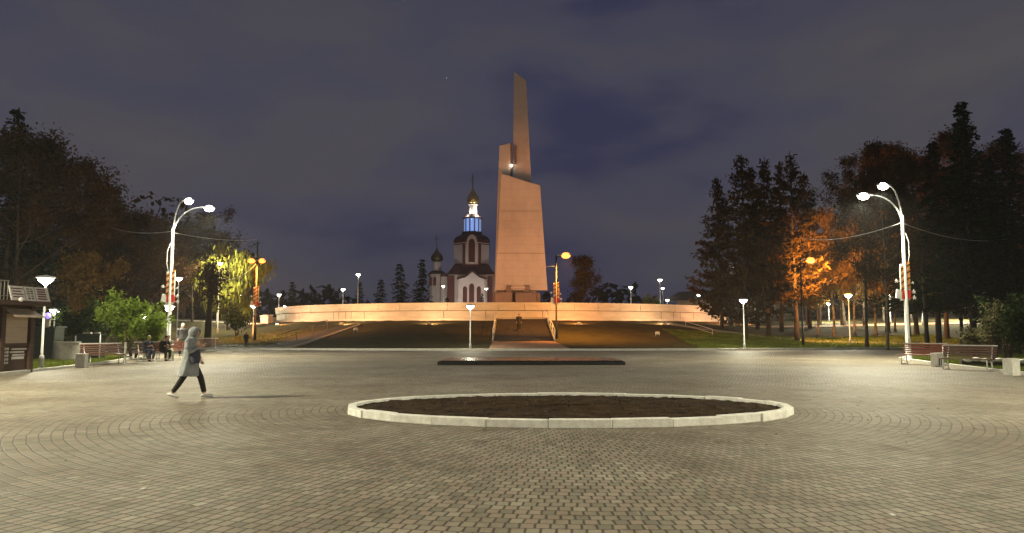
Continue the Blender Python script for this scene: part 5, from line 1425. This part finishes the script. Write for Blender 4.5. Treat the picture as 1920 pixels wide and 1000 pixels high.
# orange lit birches and the dark broadleaf trees at the right
b1, g1 = broad('birch_tree', 1600, 400, 81, 3.6, 26, 5600, .17, M['birchbark'], M['autumn'], 'birch with orange lit leaves right of the sodium lamp', 'birch', GR, .22, .5, elong=1.6, droop=.5)
br_copy(b1, g1, 1562, 385, 82, 'birch with orange lit leaves just behind the sodium lamp', 2.2)
br_copy(b1, g1, 1640, 380, 82, 'birch with orange lit leaves left of the right tall lamp', 4.0)
br_copy(b1, g1, 1676, 420, 84, 'lower orange lit birch behind the right tall lamp', 5.4)
br_copy(b1, g1, 1532, 440, 84, 'low orange lit birch left of the sodium lamp', .9)
br_copy(b1, g1, 1618, 452, 92, 'low birch deep between the orange lit trunks', 3.3, 1.2)
br_copy(b1, g1, 1582, 470, 96, 'lowest birch behind the pale park lamp among the right trees', 1.9, 1.3)
br_copy(b1, g1, 1655, 460, 97, 'low birch filling the gap left of the right tall lamp pole', 5.9, 1.3)
br_copy(b1, g1, 1706, 440, 98, 'low birch behind the right tall lamp banner', 2.9, 1.3)
b2, g2 = broad('birch_tree', 1578, 276, 94, 4.4, 27, 4500, .15, M['birchbark'], M['brownleaf'], 'tall nearly bare birch rising above the orange lit ones', 'birch', 'tall dark trees at the right', .25, .5)
b3_, g3 = broad('linden_tree', 1662, 248, 84, 4.6, 28, 14000, .16, M['bark'], M['brownleaf'], 'tall dark tree with a flat crown above the right lamp head', 'tree', 'tall dark trees at the right', .30, .7)
br_copy(b2, g2, 1620, 300, 98, 'nearly bare birch left of the flat crowned tree', 2.7)
br_copy(b3_, g3, 1716, 262, 80, 'dark tree right of the flat crowned tree', 2.0, 1.05)
br_copy(b3_, g3, 1772, 232, 74, 'dark tree left of the tallest right spruce', 4.0, 1.0)
br_copy(b3_, g3, 1862, 250, 70, 'dark tree right of the tallest right spruce', 5.0, 1.1)
br_copy(b2, g2, 1660, 330, 62, 'slender tree nearest the right lamp with a bare lower trunk', 1.4, .8)
# plain dark trunks standing in front of the lit lawn strip
for u, Y, v, w_, lab in ((1622, 66, 300, .85, 'slim trunked dark tree left of the right lamp pole'), (1735, 62, 280, 1.0, 'dark tree with the thick trunk right of the right lamp pole'), (1800, 64, 300, .9, 'dark tree with a thin trunk left of the tall thin shrub')):
    br_copy(b3_, g3, u, v, Y, lab, u * .7, w_)

# far woods that read as one dark line
r = np.random.default_rng(90); n = 9000
xx = r.uniform(-420, 420, n); yy = r.uniform(270, 330, n); top = 10 + 4 * np.sin(xx * .05) + 3 * np.sin(xx * .17 + 1) + 1.6 * np.sin(xx * .6)
zz = 2.5 + (top) * r.uniform(0, 1, n) ** .8
c = np.stack([xx, yy, zz], -1); u_ = rand_unit(r, n) * r.uniform(.8, 2.0, (n, 1)); v_ = rand_unit(r, n) * r.uniform(.6, 1.4, (n, 1))
tag(tri_mesh('far_woods', quads(c, u_, v_), M['spruce'], None, 4), kind='stuff')
# woods closing the view left and right behind the separate trees
for sgn, nm in ((-1, 'left'), (1, 'right')):
    n = 46000; xx = sgn * r.uniform(48, 190, n); yy = r.uniform(118, 200, n); top = 13 + 4 * np.sin(xx * .08 + yy * .05) + 3 * np.sin(xx * .3) + .07 * (np.abs(xx) - 48)
    zz = 3.4 + top * r.uniform(0, 1, n) ** .8; c = np.stack([xx, yy, zz], -1)
    k = np.abs(c[:, 0] / c[:, 1]) > (.34 if sgn < 0 else .30)
    c = c[k]; n = len(c); u_ = rand_unit(r, n) * r.uniform(.2, .6, (n, 1)); v_ = rand_unit(r, n) * r.uniform(.15, .4, (n, 1))
    tag(tri_mesh('woods', quads(c, u_, v_), M['brownleaf'], None, 4), kind='stuff')

# ------------------------------------------------------------------ thin even volume added to give the lamps halos
mb = MB(); mb.box(0, 150, 22, 900, 480, 54)
M['halo_haze'] = bpy.data.materials.new('halo_haze'); M['halo_haze'].use_nodes = True
t = M['halo_haze'].node_tree; t.nodes.clear()
o_ = t.nodes.new('ShaderNodeOutputMaterial'); v_ = t.nodes.new('ShaderNodeVolumePrincipled')
v_.inputs['Color'].default_value = (.86, .86, .88, 1); v_.inputs['Density'].default_value = .00033; v_.inputs['Anisotropy'].default_value = .35
t.links.new(v_.outputs[0], o_.inputs['Volume'])
hz = mb.build('halo_haze', M['halo_haze']); tag(hz, kind='stuff')
